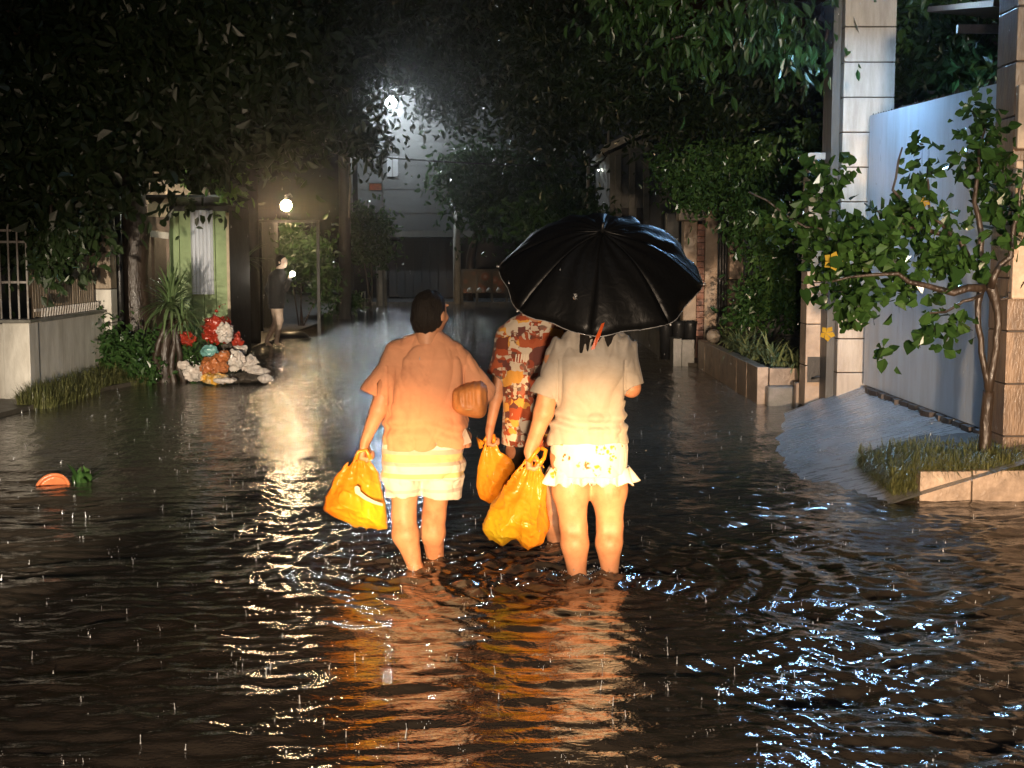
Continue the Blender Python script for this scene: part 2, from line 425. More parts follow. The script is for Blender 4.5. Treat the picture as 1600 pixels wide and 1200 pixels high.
# ---- flood water: rows spaced as the eye needs them, waves and rain rings modelled
def water():
    ny, nx = 1050, 560
    py = np.linspace(1290, 468, ny)                                   # rows from near to far
    v = -(py - 600) / FPX; yy = CP + SP * v; zz = -SP + CP * v; Yr = yy * (-CAMZ / zz)
    Yr = np.concatenate([[-14, 0, 2, 3], Yr]); ny += 4
    u = np.linspace(-1, 1, nx); u = np.sign(u) * np.abs(u) ** 1.15
    half = np.maximum(Yr * .43, 2.2)
    X = u[None, :] * half[:, None]; X[:, 0] = -28; X[:, -1] = 28
    Y = np.repeat(Yr[:, None], nx, 1)
    near = np.clip((13 - Y) / 7, 0, 1) * np.clip((Y - 2) / 1, 0, 1)
    fade = np.clip((30 - Y) / 22, .0, 1) * np.clip((Y - 2) / 1, 0, 1)
    Z = np.zeros_like(X)
    for i in range(46):                                              # wind and walking chop
        lam = .075 * (1.075 ** i) * (.9 + .2 * random.random()); lam = min(lam, 1.3)
        th = random.gauss(math.pi / 2, .55); kx, ky = math.cos(th) * 2 * math.pi / lam, math.sin(th) * 2 * math.pi / lam
        amp = .0034 * lam ** .52
        wob = .9 * np.sin(X * (.9 + i * .13) + Y * (.7 - i * .03) + i)
        env = .55 + .45 * np.sin(X * .8 * (1 + i % 3) + i * 1.7 + Y * .9)
        gust = .60 + .85 * np.clip((X - .6) / .8, 0, 1) + .25 * np.clip((-1.2 - X) / 1.5, 0, 1)
        Z += gust * amp * env * np.sin(kx * X + ky * Y + wob + i * 2.1) * (near * 1.0 + fade * .22)
    for (cx, cy, a0) in ((-.50, 6.76, 1.1), (-.40, 7.0, .8), (.32, 6.6, 1.2), (.48, 6.6, 1.2), (.22, 7.3, .8), (.05, 7.3, .7)):   # wakes round the legs
        r = np.hypot(X - cx, (Y - cy) * 1.0); r = r + .03 * np.sin(4 * np.arctan2(Y - cy, X - cx) + cx * 9)
        Z += a0 * .0048 * np.sin(r * 2 * math.pi / (.11 + .03 * r)) * np.exp(-r * .75) * np.clip(r / .1, 0, 1)
        Z += a0 * .012 * np.exp(-(r / .07) ** 2)
        tb = np.exp(-(r / .45) ** 2) * a0; m = tb > .01
        Z[m] += .009 * (tb[m]) * vnoise(X[m] * 9 + 5, Y[m] * 20, 0 * X[m] + cx)
        Z[m] += .0022 * (tb[m]) * vnoise(X[m] * 26 + 5, Y[m] * 40, 0 * X[m] + cx)
    # wakes V trailing to the camera and to the right
    m = Y < 9
    Z[m] += .004 * near[m] * vnoise(X[m] * 3.2, Y[m] * 9, 0 * X[m] + 2) + .002 * near[m] * vnoise(X[m] * 9, Y[m] * 22, 0 * X[m] + 7)
    for _ in range(420):                                             # rings where drops have just hit
        D_ = 3.9 * (5.2 ** random.random()); cx = random.uniform(-.4, .4) * D_; R0 = random.uniform(.012, .09)
        r0 = np.searchsorted(Yr, D_ - R0 - .05); r1 = np.searchsorted(Yr, D_ + R0 + .05)
        if r1 <= r0: continue
        xs, ys = X[r0:r1], Y[r0:r1]; r = np.hypot(xs - cx, ys - D_)
        Z[r0:r1] += random.uniform(.0005, .0017) * (.45 if D_ < 5.6 else 1) * np.cos((r - R0) * 2 * math.pi / .022) * np.exp(-((r - R0) / .016) ** 2)
    V = np.stack([X, Y, Z], -1).reshape(-1, 3)
    i = (np.arange(ny - 1)[:, None] * nx + np.arange(nx - 1)[None, :]).ravel()
    F = np.stack([i, i + 1, i + nx + 1, i + nx], 1)
    m, t, b = nodes('muddy_flood_water')
    b.inputs['Roughness'].default_value = .045; b.inputs['IOR'].default_value = 1.6
    tc = N(t, 'ShaderNodeTexCoord')
    n0 = N(t, 'ShaderNodeTexNoise', Scale=.7, Detail=5.0); t.links.new(tc.outputs['Object'], n0.inputs['Vector'])
    t.links.new(ramp(t, n0.outputs['Fac'], [(.3, (.042, .034, .026)), (.7, (.066, .052, .038))]), b.inputs['Base Color'])
    n1 = N(t, 'ShaderNodeTexNoise', Scale=24.0, Detail=3.0, Roughness=.6, Distortion=.6)
    n2 = N(t, 'ShaderNodeTexNoise', Scale=52.0, Detail=2.0, Roughness=.5)
    mp = N(t, 'ShaderNodeMapping'); mp.inputs['Scale'].default_value = (.55, 1.2, 1); t.links.new(tc.outputs['Object'], mp.inputs[0])
    t.links.new(mp.outputs[0], n1.inputs['Vector']); t.links.new(tc.outputs['Object'], n2.inputs['Vector'])
    sx = N(t, 'ShaderNodeSeparateXYZ'); t.links.new(tc.outputs['Object'], sx.inputs[0])
    mr = N(t, 'ShaderNodeMapRange'); t.links.new(sx.outputs[1], mr.inputs[0]); mr.inputs[1].default_value = 7; mr.inputs[2].default_value = 30; mr.inputs[3].default_value = .005; mr.inputs[4].default_value = .034
    mr2 = N(t, 'ShaderNodeMapRange'); t.links.new(sx.outputs[1], mr2.inputs[0]); mr2.inputs[1].default_value = 7; mr2.inputs[2].default_value = 16; mr2.inputs[3].default_value = .003; mr2.inputs[4].default_value = .006
    b1 = N(t, 'ShaderNodeBump', Strength=.6, Distance=.006); t.links.new(mr.outputs[0], b1.inputs['Distance']); t.links.new(n1.outputs['Fac'], b1.inputs['Height'])
    b2 = N(t, 'ShaderNodeBump', Strength=.45, Distance=.003); t.links.new(mr2.outputs[0], b2.inputs['Distance']); t.links.new(n2.outputs['Fac'], b2.inputs['Height'])
    n4 = N(t, 'ShaderNodeTexNoise', Scale=6.0, Detail=3.0, Roughness=.6, Distortion=.5); mp4 = N(t, 'ShaderNodeMapping'); mp4.inputs['Scale'].default_value = (1, .35, 1); t.links.new(tc.outputs['Object'], mp4.inputs[0]); t.links.new(mp4.outputs[0], n4.inputs['Vector'])
    mr4 = N(t, 'ShaderNodeMapRange'); t.links.new(sx.outputs[1], mr4.inputs[0]); mr4.inputs[1].default_value = 8; mr4.inputs[2].default_value = 22; mr4.inputs[3].default_value = 0; mr4.inputs[4].default_value = .09
    b4 = N(t, 'ShaderNodeBump', Strength=.7); t.links.new(mr4.outputs[0], b4.inputs['Distance']); t.links.new(n4.outputs['Fac'], b4.inputs['Height']); t.links.new(b4.outputs[0], b1.inputs['Normal'])
    t.links.new(b1.outputs[0], b2.inputs['Normal']); t.links.new(b2.outputs[0], b.inputs['Normal'])
    tag(obj('flood_water', V, F, m), kind='structure')
water()

# banks
def slab(name, pts, z, mat, th=.3):
    tag(MB().prism([(x, y, z - th) for x, y in pts], (0, 0, th)).build(name, mat), kind='structure')
slab('pavement', [(-14, 12.9), (-5.05, 12.9), (-4.75, 15.8), (-4.3, 17.5), (-4.35, 30), (-4.8, 34), (-5.2, 50), (-14, 50)], .045, m_ledge)
slab('sidewalk', [(2.66, 14.4), (3.9, 13.3), (14, 13.3), (14, 60), (1.6, 60), (1.9, 33), (2.35, 25), (2.36, 19.2), (2.66, 19.0)], .05, m_ledge)
slab('far_ground', [(-13.9, 43.2), (14, 43.2), (14, 70), (-13.9, 70)], .04, m_asph)

# driveway ramp climbing from the water to the gate
def rampf():
    nx, ny = 40, 70; V = []; F = []
    for j in range(ny + 1):
        Y = 8.6 + (13.42 - 8.6) * j / ny
        xw = np.interp(Y, [8.6, 9.2, 9.8, 11.5, 13.3], [2.5, 2.25, 2.02, 2.3, 2.72])
        for i in range(nx + 1):
            t = i / nx; x = xw - .25 + (3.9 - xw + .25) * t
            s_ = (x - xw) / (3.44 - xw)
            z = .29 * s_ if s_ > 0 else .6 * (x - xw) * .5
            z = min(z, .31) + .005 * math.sin(x * 5 + Y * 4) * math.sin(Y * 3.3)
            V.append((x, Y, z))
    for j in range(ny):
        for i in range(nx):
            a = j * (nx + 1) + i; F.append((a, a + 1, a + nx + 2, a + nx + 1))
    tag(obj('driveway', V, F, m_ramp), kind='structure')
rampf()
def patch(px, py, w_, l_, z):
    c = Wz(px, py, z); o = MB().box((c.x, c.y, z + .004), (w_, l_, .02), rz=.08, ry=-.17).build('concrete_patch', m_patch, None, bevel=.004); o['kind'] = 'structure'
patch(1392, 642, .42, .5, .215); patch(1448, 662, .34, .6, .235)

# far left and right darkness: houses behind the trees
def house(name, label, x0, x1, y0, y1, h, roof=.9, mat=None):
    t = thing(name, label, 'house', ((x0 + x1) / 2, y0, 0))
    MB().bx(x0, x1, y0, y1, -.2, h).build('wall', mat or m_dark, t)
    MB().prism([(x0 - .3, y0 - .3, h + .002), (x1 + .3, y0 - .3, h + .002), ((x0 + x1) / 2, y0 - .3, h + roof)], (0, y1 - y0 + .6, 0)).build('roof', m_darkmetal, t)
    for k in range(2):
        xx = x0 + (x1 - x0) * (.3 + .4 * k)
        f = MB().bx(xx - .4, xx + .4, y0 - .04, y0 - .002, 1.0, 1.9).build('window', m_pole, t)
        MB().bx(xx - .34, xx + .34, y0 - .05, y0 - .042, 1.06, 1.84).build('pane', m_darkmetal, f)
    return t
house('old_house', 'dark low house behind the fence and trees at the left', -13, -6.0, 20.5, 27, 3.4)
house('garden_house', 'dark unlit house behind the right roadside trees', 4.3, 11, 20, 28, 4.2)

# ================================================================== FAR END
def far_building():
    Y = 46; t = thing('far_building', 'hazy grey two storey building closing the far end of the street', 'building', (-1, Y, 0))
    x0, x1 = W(560, 400, Y).x, W(1010, 400, Y).x
    zb = W(600, 366, Y).z
    MB().bx(x0, x1, Y, Y + 8, zb + .12, 6.9).build('upper_wall', m_far, t)
    MB().bx(x0, x1, Y - .18, Y + 8, zb - .1, zb + .11).build('floor_beam', m_pole, t)
    for k in range(5):
        z = 2.95 + k * .8; MB().bx(x0 + .05, x1 - .05, Y - .02, Y - .002, z, z + .02).build('facade_ledge', m_far, t)
    MB().bx(x0 - .5, x1 + .5, Y - .5, Y + 8.5, 6.92, 7.1).build('roof', m_dark, t)
    a = W(605, 245, Y); b = W(622, 276, Y)
    f = MB().bx(a.x, b.x, Y - .08, Y - .004, b.z, a.z).build('window', m_window, t)
    f['label'] = 'small pale lit window'
    MB().bx((a.x + b.x) / 2 - .02, (a.x + b.x) / 2 + .02, Y - .1, Y - .082, b.z, a.z).build('mullion', m_pole, f)
    MB().bx(W(622, 400, Y).x, x1, Y + .9, Y + 1.2, 0, zb - .12).build('ground_floor_wall', m_dark, t)
    for k in range(8):                                             # dark garage boards
        xa = W(606, 400, Y).x + k * .285; MB().bx(xa, xa + .265, Y + .3, Y + .34, .1, zb - .22).build('gate_board', m_fargate, t)
    for px in (712, 830, 900): MB().bx(W(px - 4, 400, 45.5).x, W(px + 4, 400, 45.5).x, 45.4, 45.58, 0, zb - .12).build('column', m_palepost, t)
far_building()
def far_panel():
    Y = 43; a = W(722, 424, Y); b = W(792, 458, Y)
    m, t_, bs = nodes('faded_mural'); tc = N(t_, 'ShaderNodeTexCoord'); v = N(t_, 'ShaderNodeTexVoronoi', Scale=3.3); t_.links.new(tc.outputs['Object'], v.inputs['Vector'])
    t_.links.new(ramp(t_, v.outputs['Distance'], [(.1, (.5, .36, .3)), (.28, (.28, .09, .05)), (.55, (.09, .07, .05))]), bs.inputs['Base Color'])
    t = thing('mural_panel', 'low reddish mural panel with pale round shapes at the street end', 'panel', (a.x, Y, 0))
    MB().bx(a.x, b.x, Y, Y + .06, b.z, a.z).build('board', m, t)
    MB().bx(a.x - .06, b.x + .06, Y - .03, Y + .1, a.z + .002, a.z + .07).build('top_rail', m_pole, t)
    for k in range(4): x = a.x + (b.x - a.x) * k / 3; MB().bx(x - .04, x + .04, Y - .05, Y - .002, 0, a.z).build('post', m_pole, t)
    for k in range(4):
        c = W(734 + k * 15, 452, Y); MB().lathe((c.x, Y - .16, c.z - .1), [(.04, 0), (.10, .03), (.07, .1), (.02, .16)], 10).build('pale_stone', m_palepost, t, True)
far_panel()
def post(px, y0, y1, Y, w_, name, label, mat):
    a = W(px, y0, Y); t = MB().tube([(a.x, Y, -.3), (a.x, Y, a.z * .5), (a.x, Y, a.z)], [w_, w_ * .93, w_ * .85], 10).build(name, mat, None, True)
    return tag(t, label, 'post')
post(714, 330, 465, 42.6, .12, 'concrete_post', 'slim pale post left of the mural panel at the street end', m_palepost)
post(596, 412, 470, 41, .17, 'concrete_post', 'short thick pale post beside the dark far gate', m_palepost)
post(570, 455, 470, 40, .035, 'thin_post', 'thin low stake left of the short pale post', m_palepost)
post(919, 240, 470, 36, .05, 'metal_pole', 'bent thin metal pole left of the grey gabled house', m_palepost)
post(951, 165, 470, 31, .03, 'thin_pole', 'very thin straight pole rising at the corner of the gabled house', m_palepost)

m_warm = emit('warm_bulb', (1, .68, .36), 480); m_white = emit('white_bulb', (.86, .95, 1), 700); m_cool = emit('cool_floodlight', (.34, .62, 1), 620); m_porch = emit('porch_bulb', (.9, .95, .8), 260)
def ball(c, r, n=12): return MB().lathe((c[0], c[1], c[2] - r), [(r * .02 + r * math.sin(a), r - r * math.cos(a)) for a in np.linspace(.05, math.pi - .05, 9)], n)
def lamps():
    # warm lamp over the doorway of the left compound
    p = W(447, 321, 27); t = thing('doorway_lamp', 'warm glowing lamp above the dark gate frame on the left', 'lamp', (p.x, 27, p.z - .3))
    ball(p, .11).build('bulb', m_warm, t, True)
    MB().tube([(p.x, 27, p.z + .15), (p.x, 27, p.z + .2)], .03).build('socket', m_darkmetal, t)
    MB().tube([(p.x, 27, p.z + .19), (p.x, 27.5, p.z + .25), (p.x, 27.7, p.z + .2)], .02).build('arm', m_darkmetal, t)
    # white street lamp far away, on its pole
    p = W(611, 161, 44); t = thing('street_lamp', 'bright white street lamp shining through the rain at the street end', 'street lamp', (p.x - 1.4, 44.2, 0))
    ball(p, .17).build('bulb', m_white, t, True)
    MB().lathe((p.x, p.y, p.z + .2), [(.3, 0), (.28, .05), (.12, .12)], 16).build('shade', m_darkmetal, t, True)
    MB().tube([(p.x, 44, p.z + .3), (p.x - .7, 44.1, p.z + .3), (p.x - 1.4, 44.2, p.z + .1)], .04).build('arm', m_pole, t)
    MB().tube([(p.x - 1.4, 44.2, -.2), (p.x - 1.4, 44.2, p.z + .4)], [.13, .09]).build('pole', m_pole, t, True)
    # cold floodlight on the gate column, just above the picture
    t = thing('floodlight', 'cold blue white floodlight on an arm of the tall stone column', 'lamp', (3.2, 13.15, 4.3))
    MB().box((2.98, 11.9, 4.235), (.34, .24, .012), ry=0).build('lens', m_cool, t)
    MB().box((2.98, 11.9, 4.28), (.40, .30, .06)).box((2.98, 11.77, 4.225), (.40, .02, .06)).box((2.98, 12.03, 4.2), (.40, .02, .10)).box((2.79, 11.9, 4.22), (.02, .24, .07)).build('housing', m_darkmetal, t)
    MB().tube([(3.0, 12.0, 4.33), (3.1, 12.7, 4.4), (3.3, 13.2, 4.35)], .025).build('arm', m_darkmetal, t)
    # porch bulb hidden in the leaves over the green wall
    p = W(316, 262, 18.6); t = thing('porch_lamp', 'small porch bulb half hidden by leaves above the green wall', 'lamp', (p.x, 18.9, p.z))
    ball(p, .045).build('bulb', m_porch, t, True)
    MB().tube([(p.x, p.y, p.z + .05), (p.x, p.y + .4, p.z + .25), (p.x, 19.9, p.z + .2)], .015).build('arm', m_darkmetal, t)
    p = W(935, 266, 33); t = thing('distant_bulb', 'tiny distant light point left of the gabled house', 'lamp', (p.x, 33, p.z)); ball(p, .012).build('bulb', m_porch, t, True)
    MB().tube([(p.x, 33, p.z + .03), (p.x, 33.0, p.z + .5)], .01).build('wire', m_darkmetal, t)
lamps()
def sign():
    a = W(577, 287, 40); b = W(596, 297, 40); m = M('orange_sign_face', (.6, .14, .04), .5, .3, 9, 0)
    t = thing('street_sign', 'small orange sign on the utility pole below the street lamp', 'sign', (b.x, 40, b.z))
    MB().bx(a.x, b.x, 40, 40.03, b.z, a.z).build('face', m, t); MB().bx(a.x - .03, b.x + .03, 40.032, 40.05, b.z - .05, a.z + .03).build('backing', m_pole, t)
    MB().bx(b.x, b.x + .04, 40.0, 40.04, 0, a.z + 1).build('post', m_pole, t)
sign()
def wires():
    for i, (A, B, sag, r) in enumerate(((W(535, 240, 33), W(1330, 236, 36), .35, .018), (W(535, 246, 33), W(600, 234, 44), .1, .016))):
        P = [A.lerp(B, k / 16) - Vector((0, 0, sag * 4 * (k / 16) * (1 - k / 16))) for k in range(17)]
        tag(MB().tube(P, r, 6).build('overhead_wire', m_darkmetal, None, True), ['black overhead wire sagging across the street from the utility pole', 'short wire running back to the far street lamp'][i], 'wire')
wires()
def utility_pole():
    a = W(535, 175, 33); t = thing('utility_pole', 'dark utility pole wrapped in climbing leaves left of the far street', 'pole', (a.x, 33, 0))
    MB().tube([(a.x, 33, -.3), (a.x + .03, 33, 3), (a.x, 33, 5.4)], [.16, .14, .12], 12).build('shaft', m_pole, t, True)
    MB().bx(a.x - .5, a.x + .5, 32.9, 32.98, 4.2, 4.28).build('crossarm', m_pole, t)
    for k in range(3): MB().lathe((a.x - .4 + k * .4, 32.94, 4.282), [(.03, 0), (.05, .05), (.02, .1)], 8).build('insulator', m_palepost, t)
utility_pole()

# ================================================================== LEFT SIDE
def low_wall():
    t = thing('boundary_wall', 'low white wall with grimy paint carrying the fence at the left edge', 'wall', (-5.3, 14.4, 0))
    MB().bx(-9, -5.46, 14.42, 14.62, -.1, .85).build('front_wall', m_whitewall, t, bevel=.008)
    MB().bx(-5.458, -5.17, 14.38, 14.66, -.1, .86).build('pier', m_whitewall, t, bevel=.008)
    MB().bx(-5.36, -5.19, 14.662, 17.1, -.1, .85).build('side_wall', m_whitewall, t, bevel=.008)
    MB().bx(-9, -5.14, 14.34, 14.70, .862, .90).build('front_coping', m_conc, t, bevel=.008)
    MB().bx(-5.40, -5.15, 14.702, 17.1, .852, .895).build('side_coping', m_conc, t, bevel=.008)
low_wall()
def fences():
    t = thing('metal_fence', 'white metal bar fence on top of the low wall at the left edge', 'fence', (-5.6, 14.5, .9))
    z0 = .9
    for py in (360, 378, 441, 500):
        z = W(20, py, 14.5).z; MB().bx(-7, -5.22, 14.50, 14.52, z - .012, z + .012).build('rail', m_whitemetal, t)
    for i in range(12):
        x = W(42 - i * 14, 400, 14.5).x; h = W(20, 350, 14.5).z
        MB().tube([(x, 14.48, z0), (x, 14.48, h - .04), (x + .01, 14.48, h)], .011, 6).build('bar', m_whitemetal, t, True)
    t = thing('bamboo_fence', 'weathered bamboo slat fence standing on the low wall along the road', 'fence', (-5.27, 16, .9))
    zt = 1.3; n = 26
    for i in range(n):                                            # lower slats
        Y = 14.8 + (17.0 - 14.8) * i / n + random.uniform(-.01, .01)
        MB().box((-5.27, Y, .9 + .21), (.022, .062, .42 + random.uniform(-.02, .02)), rx=random.uniform(-.03, .03)).build('slat', m_bamboo, t)
    for i in range(11):                                           # taller panel towards the pillar
        Y = 15.9 + 1.1 * i / 11; MB().box((-5.31, Y, 1.62), (.02, .088, .98 + random.uniform(-.06, .05)), rx=random.uniform(-.02, .02)).build('tall_slat', m_bamboo, t)
    for i in range(12):
        Y = 14.85 + 1.05 * i / 12; MB().box((-5.33, Y, 1.5), (.02, .075, .75 + random.uniform(-.1, .1)), rx=random.uniform(-.03, .03)).build('tall_slat', m_bamboo, t)
    for z in (.98, 1.33, 1.72): MB().box((-5.243, 15.9, z), (.02, 2.25, .03)).build('rail', m_whitemetal if z < 1 else m_board, t)
    for i in range(24):
        Y = 14.9 + 2.1 * i / 24; MB().tube([(-5.215, Y, .9), (-5.2, Y, 1.0)], .008, 5).build('spike', m_whitemetal, t)
fences()
def pillar_left():
    t = thing('fence_pillar', 'stained cream pillar of stacked panels at the end of the bamboo fence', 'pillar', (-5.05, 17.25, 0))
    x0, x1 = W(143, 400, 17.2).x, W(174, 400, 17.2).x
    zs = [.05, .72, 1.15, 1.62, 2.22]
    for a, b in zip(zs, zs[1:]): MB().bx(x0, x1, 17.14, 17.4, a + .006, b - .006).build('panel', m_bamboo if a > 1.1 else m_whitewall, t, bevel=.006)
    MB().bx(x0 + .02, x1 - .02, 17.16, 17.38, 0, 2.2).build('core', m_mortar, t)
    a = W(184, 330, 17.6); tag(MB().tube([(a.x, 17.6, 0), (a.x, 17.6, 2.6)], .045, 8).build('steel_post', m_darkmetal, None, True), 'dark steel post between the cream pillar and the tree trunk', 'post')
pillar_left()
def shed():
    Y = 20; t = thing('green_shed', 'light green painted hut wall with a white corrugated sheet door', 'shed', (-4.7, Y, 0))
    x0, x1 = W(262, 400, Y).x, W(355, 400, Y).x
    for i in range(5):
        a = x0 + (x1 - x0) * i / 5; b = x0 + (x1 - x0) * (i + 1) / 5
        MB().bx(a + .004, b - .004, Y, Y + .05, .05, W(300, 330, Y).z).build('board', m_green, t, bevel=.005)
    MB().bx(x0 - .02, x1 + .02, Y + .052, Y + 1.6, .05, 2.3).build('back_wall', m_dark, t)
    a, b = W(295, 328, Y - .1), W(333, 460, Y - .1)
    for i in range(6):
        xa = a.x + (b.x - a.x) * i / 6; xb = a.x + (b.x - a.x) * (i + 1) / 6
        MB().prism([(xa, Y - .02, b.z), ((xa + xb) / 2, Y - .05, b.z), (xb, Y - .02, b.z)], (0, 0, a.z - b.z + random.uniform(-.01, .01))).build('door_strip', m_sheet, t)
    MB().bx(x1 + .0, x1 + .04, Y - .04, Y + .0, .05, 2.2).build('corner_trim', m_cream, t)
    MB().box(((x0 + x1) / 2, Y - .3, 2.36), (x1 - x0 + .3, .9, .03), rx=-.12).build('awning', m_darkmetal, t)
    # sign board left of it
    a, b = W(231, 308, 19.4), W(265, 380, 19.4); z1 = W(240, 360, 19.4).z
    t = thing('notice_board', 'brown board with a torn cream top and a white strip left of the green wall', 'board', (a.x, 19.4, b.z))
    MB().bx(a.x, b.x, 19.4, 19.44, z1, a.z - .28).build('board', m_board, t)
    MB().prism([(a.x, 19.39, a.z - .28), (b.x, 19.39, a.z - .28), (b.x, 19.39, a.z + .02), (b.x - .05, 19.39, a.z - .02), (b.x - .12, 19.39, a.z - .11), (b.x - .2, 19.39, a.z - .06), (a.x, 19.39, a.z - .1)], (0, .04, 0)).build('torn_top', m_cream, t)
    MB().box(((a.x + b.x) / 2, 19.37, z1 - .06), (b.x - a.x, .02, .09), ry=.12).build('white_strip', m_whitewall, t)
    for x in (a.x + .04, b.x - .04): MB().bx(x - .02, x + .02, 19.445, 19.48, 0, z1 + .2).build('post', m_board, t)
shed()
def left_far():
    a = W(372, 255, 23.4); b = W(403, 255, 23.4)
    tag(MB().tube([((a.x + b.x) / 2, 23.4, -.2), ((a.x + b.x) / 2, 23.4, 1.6), ((a.x + b.x) / 2, 23.4, 5)], [.17, .165, .15], 14).build('concrete_pole', m_pole, None, True), 'thick dark concrete pole between the green hut and the gate frame', 'pole')
    a, b = W(356, 421, 22), W(384, 421, 22)
    t = thing('stone_bollard', 'stubby rounded brown pillar of stacked stones beside the dark pole', 'pillar', ((a.x + b.x) / 2, 22, 0))
    z = .02; r = (b.x - a.x) / 2
    for k in range(6):
        h = (a.z - .02) / 6; MB().lathe(((a.x + b.x) / 2, 22, z), [(r * .86, 0), (r, h * .2), (r * .98, h * .8), (r * (.86 if k < 5 else .5), h - .004)], 12).build('stone', m_stone if k % 2 else m_brownstone, t, True); z += h
    Y = 27; t = thing('entrance_gate', 'thin dark open gate frame under the warm lamp', 'gate', (W(450, 400, Y).x, Y, 0)); zt = W(450, 348, Y).z
    for px in (407, 497): x = W(px, 400, Y).x; MB().bx(x - .03, x + .03, Y, Y + .06, 0, zt).build('post', m_darkmetal, t)
    MB().bx(W(405, 400, Y).x, W(499, 400, Y).x, Y, Y + .06, zt + .002, zt + .06).build('top_bar', m_darkmetal, t)
    for k in range(8):
        x = W(411 + k * 2.2, 400, Y).x; MB().bx(x, x + .012, Y + .02, Y + .032, .1, zt).build('bar', m_darkmetal, t)
    x0 = W(403, 400, 28).x
    t = thing('wall_panel', 'warm lit plaster wall end behind the gate frame', 'wall', (x0, 28.6, 0)); MB().bx(x0 - .6, x0 + .32, 28.6, 28.8, 0, 2.3).build('plaster', m_dark, t)
left_far()
def basin():
    p = Wz(455, 524, .06); t = thing('black_basin', 'upturned dark basin lying at the water edge under the lamp', 'basin', (p.x, p.y, 0))
    MB().lathe((p.x, p.y, -.02), [(.34, 0), (.36, .03), (.28, .12), (.2, .16), (.05, .17)], 20).build('shell', m_darkmetal, t, True)
    MB().lathe((p.x, p.y, -.025), [(.37, 0), (.39, .02), (.37, .04)], 20).build('rim', m_darkmetal, t, True)
basin()

# ================================================================== RIGHT SIDE
def stones(t, x0, x1, y0, y1, z0, z1, cols, rows, axis, mat, gap=.006, name='stone'):
    for r in range(rows):
        for c in range(cols):
            e = random.uniform(-.004, .004); za = z0 + (z1 - z0) * r / rows; zb = z0 + (z1 - z0) * (r + 1) / rows
            if axis == 'y':
                a = y0 + (y1 - y0) * c / cols; b = y0 + (y1 - y0) * (c + 1) / cols
                MB().bx(x0 + e, x1, a + gap, b - gap, za + gap, zb - gap).build(name, mat, t, bevel=.006)
            else:
                a = x0 + (x1 - x0) * c / cols; b = x0 + (x1 - x0) * (c + 1) / cols
                MB().bx(a + gap, b - gap, y0 + e, y1, za + gap, zb - gap).build(name, mat, t, bevel=.006)
def right_walls():
    t = thing('garden_wall', 'low grey concrete wall along the water beyond the umbrella', 'wall', (2.35, 19.2, 0))
    stones(t, 2.30, 2.42, 19.1, 27, -.1, .40, 9, 1, 'y', m_conc, name='slab')
    MB().bx(2.421, 2.60, 19.1, 19.24, -.1, .38).build('end_slab', m_conc, t, bevel=.006)
    t = thing('planter', 'long tan stone planter with striped strap leaves on the right', 'planter', (2.9, 16, 0))
    stones(t, 2.62, 2.74, 14.3, 18.9, -.12, .40, 7, 1, 'y', m_stone)
    stones(t, 2.745, 3.14, 14.30, 14.42, .18, .39, 1, 1, 'x', m_stone)
    stones(t, 2.745, 3.14, 14.305, 14.42, -.12, .175, 2, 1, 'x', m_conc)
    MB().bx(2.742, 3.2, 14.422, 18.9, -.1, .34).build('soil', m_soil, t)
    t = thing('gate_step', 'rough stone block step between planter and the salmon pillar', 'step', (3.1, 13.9, 0))
    for (px0, px1, y0, y1, Y) in ((1244, 1272, 598, 640, 13.9), (1274, 1300, 618, 640, 13.8), (1200, 1243, 604, 632, 14.12)):
        a, b = W(px0, y0, Y), W(px1, y1, Y); MB().bx(a.x, b.x, Y, Y + .15, -.1, a.z).build('block', m_stone if px0 > 1240 else m_conc, t, bevel=.02)
right_walls()
def column(name, label, x0, x1, y0, y1, z0, z1, h, mat, hf=None):
    t = thing(name, label, 'column', ((x0 + x1) / 2, y0, z0))
    MB().bx(x0 + .015, x1 - .015, y0 + .015, y1, z0, z1).build('core', m_mortar, t)
    z = z0; ms = []
    while z < z1 - .05:
        zz = min(z + h, z1); MB().bx(x0, x1, y0 + random.uniform(-.003, .003), y1 - .02, z + .005, zz - .005).build('cladding_block', mat, t, bevel=.005); z = zz
    return t
